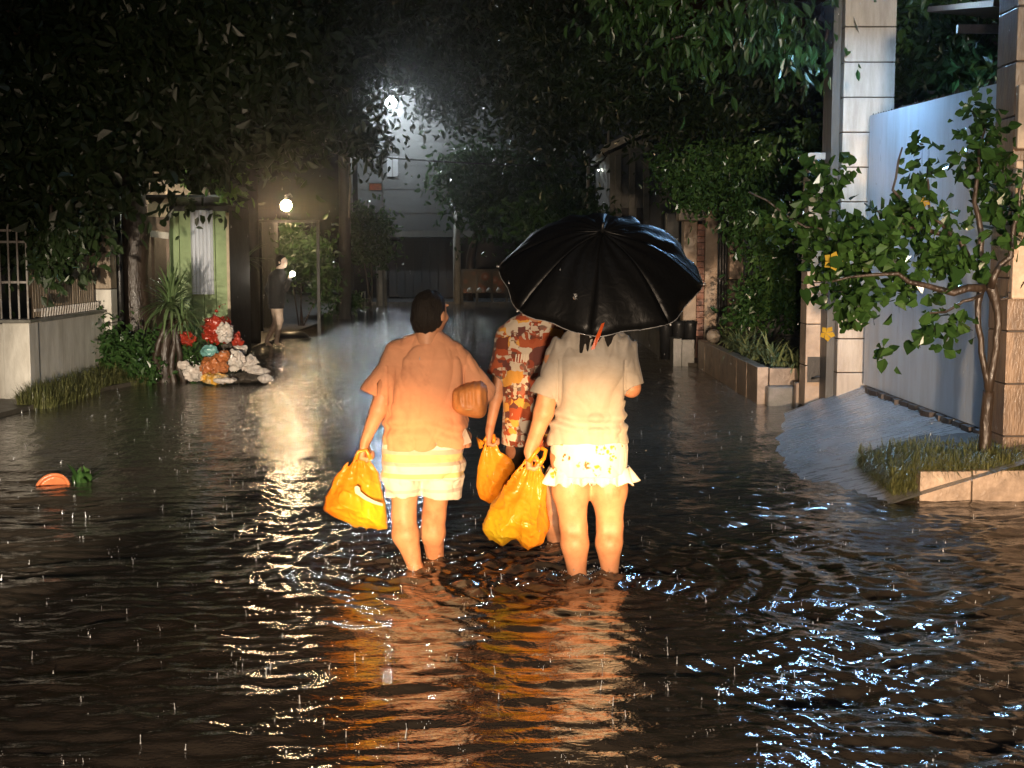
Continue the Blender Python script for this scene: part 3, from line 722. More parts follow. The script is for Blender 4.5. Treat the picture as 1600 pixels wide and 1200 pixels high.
def right_columns():
    Y = 13.2; x0, x1 = W(1312, 400, Y).x, W(1391, 400, Y).x
    t = column('tall_gate_column', 'tall pale stone clad gate column rising out of the picture', x0, x1, Y, Y + .55, .1, 5.0, .334, m_piertile)
    MB().bx(x0 - .08, x0 - .004, Y + .12, Y + .5, .1, 5).build('dark_side_strip', m_pole, t)  # dark strip standing in for the column's dark left side
    Y = 13.6; x0, x1 = W(1262, 400, Y).x, W(1303, 400, Y).x
    t = column('short_gate_column', 'shorter salmon stone column left of the tall gate column', x0, x1, Y, Y + .3, .05, W(1280, 250, Y).z, .42, m_pink)
    zt = W(1280, 250, Y).z
    MB().bx(x0 - .05, x1 + .04, Y - .05, Y + .35, zt + .002, zt + .07).build('cap', m_piertile, t, bevel=.01)
    MB().bx(x0 + .02, x1 - .07, Y - .008, Y + .01, .30, .56).build('meter_recess', m_darkmetal, t)
    MB().tube([(x0 + .06, Y - .02, .34), (x0 + .13, Y - .03, .36), (x0 + .2, Y - .02, .34)], .012).build('pipe', m_darkmetal, t, True)
    # gate pillar beyond the planter
    Y = 20; x0, x1 = W(1066, 400, Y).x, W(1121, 400, Y).x; zt = W(1090, 322, Y).z
    t = thing('gate_pillar', 'cream gate pillar with a stepped cap and red brick strip behind the planter', 'pillar', ((x0 + x1) / 2, Y, 0))
    wd = x1 - x0
    MB().bx(x0 + .02, x0 + wd * .42, Y, Y + .3, 0, zt - .22).build('left_face', m_pink, t, bevel=.01)
    MB().bx(x0 + wd * .64, x1, Y - .02, Y + .3, 0, zt).build('right_face', m_pink, t, bevel=.01)
    n = 22
    for k in range(n):
        z = (zt - .26) * k / n; MB().bx(x0 + wd * .43, x0 + wd * .63, Y + .01, Y + .28, z + .005, z + (zt - .26) / n - .005).build('brick', m_brick, t)
    MB().bx(x0 - .06, x0 + wd * .62, Y - .06, Y + .34, zt - .215, zt - .02).build('left_cap', m_piertile, t, bevel=.015)
    MB().bx(x0 + wd * .5, x1 + .03, Y - .08, Y + .34, zt + .003, zt + .09).build('right_cap', m_piertile, t, bevel=.015)
    a, b = W(1141, 312, 19.8), W(1164, 312, 19.8)
    t = thing('inner_pillar', 'narrow cream pillar with hanging tendrils right of the gate pillar', 'pillar', (a.x, 19.8, 0))
    stones(t, a.x, b.x, 19.8, 20.0, .05, a.z, 1, 6, 'x', m_pink)
    MB().bx(a.x + .01, b.x - .01, 19.83, 20.0, 0, a.z).build('core', m_mortar, t)
    a, b = W(1041, 333, 22), W(1062, 333, 22); tag(MB().bx(a.x, b.x, 22, 22.2, 0, a.z).build('stub_pillar', m_gable, None, bevel=.02), 'small grey pillar just left of the cream gate pillar', 'pillar')
    # dark gate leaf between
    a, b = W(1122, 330, 20.3), W(1140, 330, 20.3); t = thing('iron_gate', 'narrow dark iron gate leaf between the two cream pillars', 'gate', (a.x, 20.3, 0))
    for k in range(5): x = a.x + (b.x - a.x) * k / 4; MB().bx(x - .012, x + .012, 20.3, 20.325, .05, 2.2).build('bar', m_darkmetal, t)
    for z in (.2, 1.2, 2.1): MB().bx(a.x, b.x, 20.326, 20.34, z, z + .04).build('rail', m_darkmetal, t)
    # back wall behind planter bush
    a, b = W(1165, 420, 18.9), W(1262, 420, 18.9)
    t = thing('back_wall', 'dim stone wall behind the planter bush', 'wall', (a.x, 19, 0)); stones(t, a.x, b.x, 18.95, 19.1, 0, W(1200, 430, 19).z, 3, 3, 'x', m_conc)
    # right edge column
    t = column('brown_gate_column', 'dark brown stone clad column at the right edge', 3.36, 3.95, 9.12, 9.5, .0, 3.9, .36, m_brownstone)
    for k in range(3): MB().bx(3.36, 3.48, 9.05, 9.115, 1.3 + k * .5, 1.72 + k * .5).build('raised_stone', m_pink, t, bevel=.01)
right_columns()
def gate():
    t = thing('sliding_gate', 'tall pale sheet metal sliding gate above the driveway ramp', 'gate', (3.44, 11.3, .3))
    n = 6; y0, y1 = 9.55, 13.1
    for i in range(n):
        a = y0 + (y1 - y0) * i / n; b = y0 + (y1 - y0) * (i + 1) / n
        za = 2.80 + .12 * (a - y0) / (y1 - y0); zb = 2.80 + .12 * (b - y0) / (y1 - y0)
        MB().prism([(3.44, a + .0015, .33), (3.44, b - .0015, .33), (3.44, b - .0015, zb), (3.44, a + .0015, za)], (.04, 0, 0)).build('sheet_panel', m_gate, t)
    MB().bx(3.482, 3.53, y0, y1, .31, .37).build('bottom_rail', m_gatebase, t); MB().bx(3.482, 3.53, y0, y1, 2.70, 2.76).build('top_rail', m_gatebase, t)
    for i in range(40):
        Y = y0 + (y1 - y0) * (i + .5) / 40; z = 2.80 + .12 * (Y - y0) / (y1 - y0)
        MB().tube([(3.46, Y, z - .01), (3.46, Y, z + .012 + .012 * random.random())], [.014, .006], 5).build('spike', m_gatebase, t)
    for i in range(14):
        Y = y0 + .2 + (y1 - y0 - .3) * i / 14; MB().box((3.42 + random.uniform(-.02, .02), Y, .30), (.07, .17, .045), rz=random.uniform(-.2, .2)).build('base_timber', m_gatebase, t)
    MB().bx(3.40, 3.56, y0 - .1, y1 + .1, .16, .275).build('track', m_gatebase, t)
gate()
def gable():
    Y = 30; x0 = W(952, 400, Y).x; t = thing('gabled_house', 'dim grey gabled house wall beyond the umbrella on the right', 'house', (x0 + .8, Y, 0))
    zl = W(952, 240, Y).z; zr = W(1030, 196, Y).z; x1 = W(1030, 400, Y).x
    MB().prism([(x0, Y, 0), (x1 + 1.5, Y, 0), (x1 + 1.5, Y, zr + .6), (x0, Y, zl)], (0, 5, 0)).build('wall', m_gable, t)
    for px in (966, 988, 1010):
        x = W(px, 400, Y).x; MB().bx(x - .09, x + .05, Y - .09, Y - .002, 0, zl - .12 + .4 * (x - x0)).build('pilaster', m_gable, t, bevel=.01)
    for px in (975, 998):
        x = W(px, 400, Y).x; f = MB().bx(x - .06, x + .1, Y - .04, Y - .002, 1.6, 2.6).build('window', m_fargate, t)
    a = Vector((x0 - .12, Y - .15, zl + .02)); b = Vector((x1 + 1.5, Y - .15, zr + .66)); d = b - a
    MB().prism([a[:], b[:], (b.x, b.y, b.z + .16), (a.x, a.y, a.z + .16)], (0, 5.3, 0)).build('roof', m_palepost, t)
    # lit eave of another house further right
    a, b = W(1100, 196, 24), W(1136, 178, 24); t = thing('roof_gutter', 'pale lit gutter end glimpsed among the dark trees', 'gutter', a)
    MB().prism([a[:], b[:], (b.x, b.y, b.z + .06), (a.x, a.y, a.z + .07)], (0, .4, 0)).build('trough', m_palepost, t)
gable()
def eave():
    Y = 11.5; a, b = W(1497, 42, Y), W(1570, 30, Y)
    t = thing('porch_roof', 'pale fascia and dark underside of the porch roof at the top right', 'roof', (a.x, Y, a.z))
    MB().prism([(a.x, Y, a.z - .05), (b.x + .6, Y, a.z - .05), (b.x + .6, Y, a.z + .02), (a.x, Y, a.z + .02)], (0, .05, 0)).build('fascia', m_conc, t)
    MB().box((a.x + .85, Y + .8, a.z + .25), (1.2, 1.9, .05), rx=.15, ry=.1).build('roof_sheet', m_board, t)
eave()
def pots():
    for i, px in enumerate((1040, 1060, 1078)):
        p = W(px, 520, 19.6); t = thing('black_pot', ['black plant pot behind the low wall, farthest left of three', 'black plant pot behind the low wall, middle of three', 'black plant pot next to the cream gate pillar'][i], 'pot', (p.x, 19.6, .06), 'black pots behind the low wall')
        MB().lathe((p.x, 19.6, .06), [(.07, 0), (.1, .5), (.11, .56), (.09, .56), (.085, .5)], 14).build('body', m_darkmetal, t, True)
        MB().lathe((p.x, 19.6, .5), [(.084, 0), (.02, .01)], 12).build('soil', m_soil, t)
    p = W(1106, 505, 18.6); o = ball((p.x + .08, 18.6, .46), .1, 14).build('stone_ball', m_piertile, None, True); tag(o, 'round cream stone ball on the planter end by the pillar', 'ball')  # plain cream stone ball, gives no light
pots()
def front_planter():
    Y = 8.67; t = thing('corner_planter', 'tan stone edged planter with grass spilling over at the lower right', 'planter', (3.1, 8.9, 0))
    x0 = W(1437, 780, Y).x
    MB().bx(x0, x0 + .335, Y, Y + .12, -.15, .19).build('stone', m_stone, t, bevel=.006)
    MB().bx(x0 + .345, x0 + .78, Y + .004, Y + .12, -.15, .195).build('stone', m_stone, t, bevel=.006)
    MB().bx(x0 + .79, x0 + 1.3, Y, Y + .12, -.15, .19).build('stone', m_stone, t, bevel=.006)
    for k in range(2): MB().bx(x0, x0 + .1, Y + .125 + k * .37, Y + .485 + k * .37, -.15, .18).build('stone', m_stone, t, bevel=.006)
    V = []; F = []; n = 14
    for j in range(n):
        for i in range(n):
            x = x0 - .05 + 1.4 * i / (n - 1); y = Y + .1 + 1.0 * j / (n - 1)
            V.append((x, y, .15 + .14 * math.sin(min(1, i / 5) * 1.5) * math.sin(math.pi * min(1, j / 8) / 2) + .015 * math.sin(i * 2.1 + j)))
    for j in range(n - 1):
        for i in range(n - 1): a = j * n + i; F.append((a, a + 1, a + n + 1, a + n))
    obj('soil', V, F, m_soil, t)
front_planter()

# ================================================================== PLANTS
def blade_mesh(L, w_, bend, n=6, fold=.3):
    V = []; F = []
    for i in range(n + 1):
        t = i / n; a = bend * t; x = L * (math.sin(a) / bend if abs(bend) > .01 else t); z = L * ((1 - math.cos(a)) / bend if abs(bend) > .01 else 0)
        ww = w_ * .5 * (.55 + .45 * min(1, t * 4)) * (1 - max(0, t - .45) / .55) ** .8 + .0008
        # starts upward (+z), bends toward +x
        p = (z, 0, x); V += [(p[0] - fold * ww, -ww, p[2]), (p[0], 0, p[2] - .0), (p[0] - fold * ww, ww, p[2])]
    for i in range(n):
        b = 3 * i; F += [(b, b + 1, b + 4, b + 3), (b + 1, b + 2, b + 5, b + 4)]
    me = mesh_from('blade', V, F, True)
    at = me.attributes.new('tint', 'FLOAT', 'POINT'); at.data.foreach_set('value', np.tile([.0, .6, .15], n + 1).astype(np.float32))
    return me
def fan(parent, mes, mat, c, n, tilt, name='leaf', jit=.03, sc=(.7, 1.1), az=None):
    off = origin_of(parent)
    for i in range(n):
        me = random.choice(mes); o = link(name, me, mat, parent)
        o.location = Vector(c) - off + Vector((random.uniform(-jit, jit), random.uniform(-jit, jit), random.uniform(-jit, jit) * .6))
        a = random.uniform(0, 2 * math.pi) if az is None else random.uniform(*az)
        o.rotation_euler = (0, random.uniform(*tilt), a); s_ = random.uniform(*sc); o.scale = (s_, s_, s_)
def dracaena():
    c0 = W(262, 600, 16.7); t = thing('dragon_tree', 'spiky sword leaved plant on a gnarled stem left of the rubbish bags', 'plant', (c0.x, 16.7, 0))
    mes = [blade_mesh(.56, .035, b) for b in (.5, .9, 1.5)]
    hc = W(267, 478, 16.7)
    limb([(c0.x, 16.7, -.1), (c0.x - .05, 16.75, .35), hc[:]], (.12, .07, .05)).build('stem', m_bark, t, True)
    for dx in (-.2, -.1, .08, .18): limb([(c0.x + dx, 16.6 + abs(dx), -.1), (c0.x + dx * .7, 16.7, .3), (hc.x + dx * .3, 16.7, hc.z - .15)], (.05, .04, .025)).build('root', m_bark, t, True)
    fan(t, mes, m_sword, hc, 150, (-.1, 1.9)); fan(t, mes, m_sword, W(285, 500, 16.6), 45, (.3, 2.0), sc=(.5, .85))
    c1 = W(385, 408, 22.5); t2 = thing('palm_tuft', 'small dark spiky tuft hanging by the concrete pole', 'plant', c1); fan(t2, mes, m_leafdark, c1, 30, (.4, 1.9), sc=(.6, .9))
dracaena()
def strap_bed():
    t = thing('strap_leaf_clumps', 'bed of cream striped strap leaves filling the stone planter', 'plants', (2.9, 16, .35))
    mes = [blade_mesh(.42, .028, b, 6) for b in (1.0, 1.7, 2.3)]
    k = 0
    for i in range(21):
        Y = 14.5 + 4.0 * (i / 20) ** 1.1; x = 2.83 + .16 * random.random() + (.12 if i % 3 == 0 else 0)
        n = 15 if Y < 17.5 else 11; fan(t, mes, m_strap, (x, Y, .35), n, (-.1, .75), sc=(.7, 1.15), jit=.05); k += n
strap_bed()
def grass(name, label, pts, n, L, w_, mat, spill=0, parent=None, hz=None):
    """many blades of grass as one mesh"""
    P = np.array([p for p in pts(n)]); n = len(P); V = np.empty((n, 5, 3)); a = rng.random(n) * 2 * math.pi
    if spill: a = rng.normal(-math.pi * .62, .8, n)
    l = L * (.5 + .8 * rng.random(n)); b = .25 + rng.random(n) * (.9 + spill)
    dx, dy = np.cos(a), np.sin(a); h1 = l * .55; wx, wy = -dy * w_, dx * w_
    V[:, 0] = P + np.stack([wx, wy, 0 * a], 1); V[:, 1] = P - np.stack([wx, wy, 0 * a], 1)
    mid = P + np.stack([dx * h1 * b * .5, dy * h1 * b * .5, h1 * (1 - .25 * b)], 1)
    V[:, 2] = mid + np.stack([wx, wy, 0 * a], 1) * .8; V[:, 3] = mid - np.stack([wx, wy, 0 * a], 1) * .8
    V[:, 4] = mid + np.stack([dx * l * b * .55, dy * l * b * .55, l * (.45 - .55 * b * (1 + spill * .6))], 1)
    i = (np.arange(n) * 5)[:, None]; F = np.concatenate([i + np.array([[0, 1, 3]]), i + np.array([[0, 3, 2]]), i + np.array([[2, 3, 4]])])
    o = obj(name, V.reshape(-1, 3), F, mat, parent, False); at = o.data.attributes.new('tint', 'FLOAT', 'POINT'); at.data.foreach_set('value', np.repeat(rng.random(n) * .7, 5).astype(np.float32))
    tag(o, label, None if parent else 'grass', kind='stuff'); return o
grass('grass', 'long wet grass growing over the corner planter', lambda n: [(2.63 + 1.0 * random.random(), 8.72 + .75 * random.random(), .15 + .08 * random.random()) for _ in range(n)], 6500, .16, .0028, m_blade, .35)
grass('grass', 'grass spilling down the left end of the corner planter', lambda n: [(2.50 + .16 * random.random(), 8.72 + .9 * random.random() , .0 + .16 * random.random()) for _ in range(n)], 4200, .14, .0028, m_blade, .3)
grass('grass', 'tall weeds along the foot of the low white wall', lambda n: [(-5.12 + .35 * random.random() ** 1.5, 13.8 + 3.4 * random.random(), .0) for _ in range(n)], 7000, .30, .004, m_blade)
grass('grass', 'low verge weeds running along the left water edge', lambda n: [(-5.0 + .9 * random.random() ** .8 * (y_ := random.random()), 15.6 + 1.6 * y_, .0) for _ in range(n)], 4500, .14, .004, m_blade)
def shrub(name, label, bl, size, mat, group=None, stems=4, clump=.1, per=18, droop=.2, aspect=.5):
    c = bl[0][0]; zb = 0.0; t = thing(name, label, 'shrub', (c[0], c[1], zb), group)
    for k in range(stems):
        q = bl[k % len(bl)][0]; limb([(c[0] + random.uniform(-.06, .06), c[1], zb - .1), ((c[0] + q[0]) / 2, (c[1] + q[1]) / 2, (q[2]) * .5), q[:]], (.018, .012, .006), 5).build('stem', m_bark, t, True)
    leafcloud('foliage', blobs(bl, clump, per), size, mat, t, droop, aspect)
    return t
shrub('leafy_shrub', 'leafy weeds crowding below the cream pillar on the left bank', [pb(190, 560, 16.9, 45, 45, 900), pb(165, 540, 17, 25, 30, 250), pb(225, 580, 16.6, 25, 22, 300)], .085, m_leafmid)
shrub('leafy_shrub', 'low leaves under the sword leaved plant', [pb(300, 560, 16.9, 22, 40, 260), pb(235, 545, 17, 25, 50, 300)], .08, m_leafmid)
shrub('wall_creeper', 'thin creeper climbing the end of the low white wall', [pb(150, 520, 17, 12, 40, 200)], .06, m_leafmid)
shrub('planter_bush', 'dark bush rising behind the striped strap leaves', [pb(1185, 465, 17.2, 36, 34, 700), pb(1235, 475, 17, 34, 45, 800), pb(1160, 490, 17.5, 20, 18, 250)], .08, m_leafvine)
shrub('potted_bush', 'bush lit by the warm lamp behind the gate frame', [pb(470, 400, 29, 45, 45, 1300), pb(440, 375, 29, 24, 18, 350), pb(510, 440, 29.5, 20, 35, 350)], .14, m_leafmid, clump=.14)
shrub('round_shrub', 'rounded green shrub beside the short pale post far away', [pb(580, 375, 37, 38, 40, 1400), pb(560, 350, 37, 25, 25, 500)], .16, m_leafmid, clump=.2)
shrub('wispy_shrub', 'thin grassy shrub at the foot of the utility pole', [pb(548, 470, 34, 22, 18, 260), pb(520, 470, 34, 15, 30, 200)], .12, m_leafmid)

def tree(name, label, base, trunk, r, bl, size, mat, group=None, branches=6, clump=.28, per=30, droop=.5, aspect=.42, bark=None, lab=None):
    t = thing(name, label, 'tree', base, group)
    limb(trunk, r, 10, .03).build('trunk', bark or m_bark, t, True)
    top = Vector(trunk[-1])
    for k in range(branches):
        q = Vector(bl[k % len(bl)][0][:]) + Vector((random.uniform(-.3, .3), random.uniform(-.3, .3), random.uniform(-.2, .2)))
        limb([top[:], (top.lerp(q, .5) + Vector((0, 0, .2)))[:], q[:]], (r[-1] * .7, r[-1] * .4, r[-1] * .12), 6, .06).build('branch', bark or m_bark, t, True)
    o = leafcloud('crown', blobs(bl, clump, per), size, mat, t, droop, aspect)
    return t
# big tree over the left bank
tree('roadside_tree', 'big dark leafy tree overhanging the left bank, trunk behind the sword plant', (-5.1, 18.4, 0),
     [W(213, 640, 18.4)[:], W(211, 420, 18.4)[:], W(208, 250, 18.4)[:], W(215, 120, 18.2)[:]], (.23, .20, .17, .13),
     [pb(60, 170, 14.5, 130, 150, 5200), pb(220, 120, 15.5, 160, 130, 5200), pb(360, 90, 17, 150, 120, 4200), pb(70, 320, 15, 80, 60, 1500), pb(280, 210, 17, 80, 60, 1600), pb(430, 150, 18, 90, 90, 2000),
      pb(180, -40, 15, 260, 80, 3500)], .15, m_leafdark, 'street trees', 9, .24, aspect=.5)
leafc = thing('hanging_branch', 'drooping dark leafy branch in front of the bamboo fence', 'branch', W(95, 330, 14.2))
limb([W(80, 290, 14.2)[:], W(72, 400, 14.2)[:], W(74, 478, 14.2)[:]], (.02, .015, .008), 6).build('stem', m_bark, leafc, True)
leafcloud('foliage', blobs([pb(85, 375, 14.2, 40, 40, 420, .15), pb(78, 425, 14.2, 18, 28, 120, .08), pb(120, 350, 14.2, 30, 20, 160, .1)], .07, 12), .10, m_leafdark, leafc, 1.0)
t_ = thing('lit_branch', 'lit green leafy branch hanging above the white sheet door', 'branch', W(355, 280, 17.8))
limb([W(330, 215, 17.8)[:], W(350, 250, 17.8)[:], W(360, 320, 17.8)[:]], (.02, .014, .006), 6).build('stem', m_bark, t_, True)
leafcloud('foliage', blobs([pb(358, 285, 17.8, 25, 38, 230, .2), pb(345, 262, 17.9, 18, 20, 90, .15), pb(310, 240, 17.9, 30, 30, 150, .2), pb(285, 265, 18.0, 20, 20, 90, .2)], .08, 12), .13, m_leaflit, t_, .5, .36)
# centre-left tree with the pale branch
tree('roadside_tree', 'dark tree left of the street lamp with a pale wet bough', W(535, 470, 24),
     [W(372, 560, 24.5)[:], W(376, 400, 24.5)[:], W(392, 240, 24.3)[:], W(430, 170, 24)[:]], (.11, .10, .08, .06),
     [pb(470, 150, 24, 90, 70, 2600), pb(515, 110, 24, 62, 90, 2600), pb(568, 212, 23, 30, 24, 400), pb(500, 40, 24, 160, 60, 3000), pb(400, 210, 24, 40, 30, 500)], .15, m_leafdark, 'street trees', 6, .3)
t_ = thing('pale_bough', 'bare pale wet bough catching the street lamp light', 'branch', W(520, 225, 23))
limb([W(440, 198, 23)[:], W(450, 218, 23)[:], W(478, 224, 23)[:], W(505, 234, 23)[:], W(540, 242, 23)[:], W(600, 238, 23.5)[:]], (.03, .03, .028, .025, .02, .012), 8, .015).build('bough', m_barkpale, t_, True)
limb([W(452, 195, 23)[:], W(480, 205, 23)[:], W(500, 210, 23)[:]], (.02, .015, .01), 6, .01).build('twig', m_barkpale, t_, True)
limb([W(545, 240, 23)[:], W(548, 290, 23)[:], W(545, 340, 23)[:]], (.02, .02, .015), 6, .02).build('twig', m_barkpale, t_, True)
# canopy across the middle
tree('canopy_tree', 'large dark tree spanning the top middle of the street', (5.5, 33, 0), [(5.3, 34, -.2), (5.0, 34, 4), (3.4, 33.6, 7)], (.4, .34, .22),
     [pb(720, 40, 33, 150, 110, 4500, 2), pb(900, 70, 31, 140, 110, 4500, 2), pb(860, 170, 33, 110, 70, 2600, 1.5), pb(700, 150, 36, 50, 40, 900, 1)], .2, m_leafdark, 'street trees', 8, .4)
tree('far_tree', 'hazy grey green tree in front of the far building', (W(735, 470, 43).x, 43.4, 0), [W(733, 470, 43.4)[:], W(735, 400, 43.4)[:], W(760, 320, 43)[:]], (.16, .14, .1),
     [pb(800, 300, 40, 100, 60, 3600, 1.5), pb(740, 270, 41, 60, 40, 1500, 1.2), pb(900, 320, 38, 60, 60, 1800, 1.2)], .22, m_leafmid, 'far street trees', 6, .4)
tree('far_tree', 'green lit tree right behind the top of the umbrella', (W(870, 470, 29).x, 30, 0), [W(905, 480, 30)[:], W(900, 420, 30)[:], W(880, 370, 29)[:]], (.09, .08, .05),
     [pb(860, 340, 28, 60, 38, 1500, 1), pb(920, 350, 28, 30, 30, 500, 1)], .17, m_leafmid, 'far street trees', 4, .25)
# right-hand trees
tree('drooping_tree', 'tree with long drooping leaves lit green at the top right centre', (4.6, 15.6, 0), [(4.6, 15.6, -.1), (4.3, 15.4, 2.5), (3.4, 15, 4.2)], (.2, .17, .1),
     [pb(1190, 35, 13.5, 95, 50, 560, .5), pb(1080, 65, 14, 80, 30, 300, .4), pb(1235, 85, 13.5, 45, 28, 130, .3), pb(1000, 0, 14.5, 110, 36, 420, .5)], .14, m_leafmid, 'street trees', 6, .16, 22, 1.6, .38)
tree('dense_tree', 'dense black green tree filling the gap left of the tall column', (5.0, 22, 0), [(4.8, 22, -.1), (4.4, 22, 3), (3.9, 21.5, 4.4)], (.22, .18, .1),
     [pb(1180, 170, 20, 120, 80, 3600, 1), pb(1060, 150, 22, 80, 80, 2400, 1), pb(960, 120, 25, 70, 90, 2200, 1)], .14, m_leafdark, 'street trees', 6, .26)
tree('column_tree', 'dark tree behind the pale gate between the two columns', (5.6, 15, 0), [(5.5, 15.2, 0), (5.3, 15, 2.4), (5, 15, 3.6)], (.16, .13, .08),
     [pb(1440, 60, 14.4, 70, 90, 2200, .5), pb(1530, 90, 13.6, 40, 60, 500, .4), pb(1480, -20, 14, 120, 60, 1500, .5)], .13, m_leafmid, 'street trees', 4, .2)
t_ = thing('climbing_vine', 'thick green climbing vine draped over the right garden gate', 'vine', (3.4, 18.4, 1.8))
limb([W(1150, 520, 18.6)[:], W(1170, 400, 18.6)[:], W(1120, 310, 18.4)[:]], (.03, .025, .015), 6).build('stem', m_bark, t_, True)
leafcloud('foliage', blobs([pb(1130, 270, 18, 90, 42, 2600, .5), pb(1220, 260, 17, 60, 50, 2000, .5), pb(1190, 330, 17, 55, 60, 1900, .4), pb(1060, 265, 20, 40, 40, 900, .4), pb(1215, 400, 17, 40, 55, 1100, .4), pb(1100, 310, 18, 40, 14, 350, .2), pb(1270, 215, 15, 30, 25, 350, .3)], .12, 22), .085, m_leafvine, t_, .7, .5)

# ---- the near tree with heart leaves and yellow flowers
def near_tree():
    b0 = W(1538, 715, 9.05); t = thing('flowering_tree', 'crooked small tree with glossy heart leaves and yellow flowers in the corner planter', 'tree', (b0.x, b0.y, .2))
    Wn = lambda px, py, Y=9.0: W(px, py, Y)[:]
    limb([Wn(1540, 735, 9.05), Wn(1538, 690, 9.05), Wn(1545, 610, 9.03)], (.052, .042, .038), 10, .008).build('trunk', m_bark, t, True)
    limb([Wn(1544, 612), Wn(1534, 550), Wn(1527, 490), Wn(1535, 440)], (.026, .021, .02, .03), 8, .006).build('limb', m_bark, t, True)
    limb([Wn(1545, 612), Wn(1556, 545), Wn(1560, 490), Wn(1545, 440)], (.03, .026, .026, .045), 8, .006).build('limb', m_bark, t, True)
    brs = [[(1540, 445), (1500, 375), (1440, 360), (1370, 330)], [(1540, 445), (1530, 370), (1520, 290), (1540, 200)], [(1548, 450), (1575, 400), (1592, 330), (1600, 250)],
           [(1538, 450), (1470, 455), (1400, 430), (1300, 440)], [(1440, 360), (1400, 300), (1410, 230)], [(1500, 375), (1460, 340), (1450, 280)], [(1400, 430), (1340, 380), (1260, 350), (1170, 300)], [(1535, 460), (1490, 480), (1440, 500)],
           [(1548, 455), (1570, 470), (1600, 440)]]
    tips = []
    for i, br in enumerate(brs):
        Y = 9.0 - .1 * (i % 4) + (.15 if i > 5 else 0); P = [Wn(px, py, Y - .05 * k) for k, (px, py) in enumerate(br)]
        rr = np.linspace(.028 if i < 4 else .014, .006, len(br)); limb(P, list(rr), 7, .02).build('branch', m_bark, t, True)
        tips += P[1:]
    bl = [pb(1440, 340, 8.9, 70, 40, 170, .35), pb(1350, 375, 8.8, 60, 45, 260, .35), pb(1305, 420, 8.8, 35, 50, 150, .3), pb(1535, 250, 8.9, 38, 70, 190, .3), pb(1575, 350, 8.9, 35, 60, 130, .3),
          pb(1490, 395, 8.8, 60, 30, 170, .3), pb(1335, 475, 8.7, 38, 34, 100, .2), pb(1385, 550, 8.7, 20, 14, 14, .08), pb(1475, 505, 8.7, 45, 22, 70, .15), pb(1425, 215, 8.9, 26, 20, 16, .15), pb(1250, 350, 9.0, 50, 40, 170, .3),
          pb(1300, 290, 9.1, 45, 40, 120, .3), pb(1530, 180, 9, 30, 25, 34, .2), pb(1400, 445, 8.8, 60, 18, 90, .25), pb(1450, 265, 8.9, 40, 30, 40, .2)]
    P = blobs(bl, .055, 9); rng.shuffle(P)
    # heart-shaped leaf
    n = 9; V = [(0, 0, 0)]; half = []
    pts = [(.0, 0), (-.1, .22), (.02, .40), (.25, .46), (.5, .38), (.75, .2), (1, 0)]
    V = []
    for (a, b) in pts: V.append((a, b, .12 * b - .12 * a * a))
    for (a, b) in pts[1:-1]: V.append((a, -b, .12 * b - .12 * a * a))
    F = []
    for i in range(1, 6):
        if i < 5: F += [(0, i + 1, i), (0, 6 + i, 7 + i)]
    F += [(0, 6, 5), (0, 11, 6)]
    me = mesh_from('heart_leaf', V, F, True); me.materials.append(m_leafnear)
    off = Vector(t.location)
    near = np.argsort(P[:, 1])[:2600]; pick = set(near[rng.permutation(len(near))[:290]].tolist())
    for i in pick:
        o = link('leaf', me, None, t); o.location = Vector(P[i]) - off
        d = Vector(unit(rng.normal(size=3))) + Vector((0, 0, -.5)); q = d.to_track_quat('X', 'Z').to_euler(); o.rotation_euler = q; o.rotation_euler.x += random.uniform(-1, 1)
        s_ = random.uniform(.055, .115); o.scale = (s_, s_, s_)
    rest = np.array([p for i, p in enumerate(P) if i not in pick])
    leafcloud('small_leaves', rest, .078, m_leafnear, t, .5, .75, kind='stuff')
    for k, (px, py) in enumerate(((1300, 408), (1292, 521), (1445, 315))):    # trumpet flowers
        c = W(px, py, 8.6 if k < 2 else 8.8); s_ = (.062, .05, .035, .03, .03)[k]
        fl = MB()
        for q in range(5):
            a = 2 * math.pi * q / 5 + k; ca, sa = math.cos(a), math.sin(a)
            u = Vector((ca, -.35, sa)); v_ = Vector((-sa, 0, ca))
            c0 = Vector(c); b = len(fl.v)
            fl.v += [(c0 + Vector((0, .75 * s_, 0)))[:], (c0 + (u * .62 + v_ * .38) * s_)[:], (c0 + u * 1.05 * s_)[:], (c0 + (u * .62 - v_ * .38) * s_)[:]]; fl.f.append((b, b + 1, b + 2, b + 3))
        o = fl.build('flower', m_petal, t, True)
near_tree()

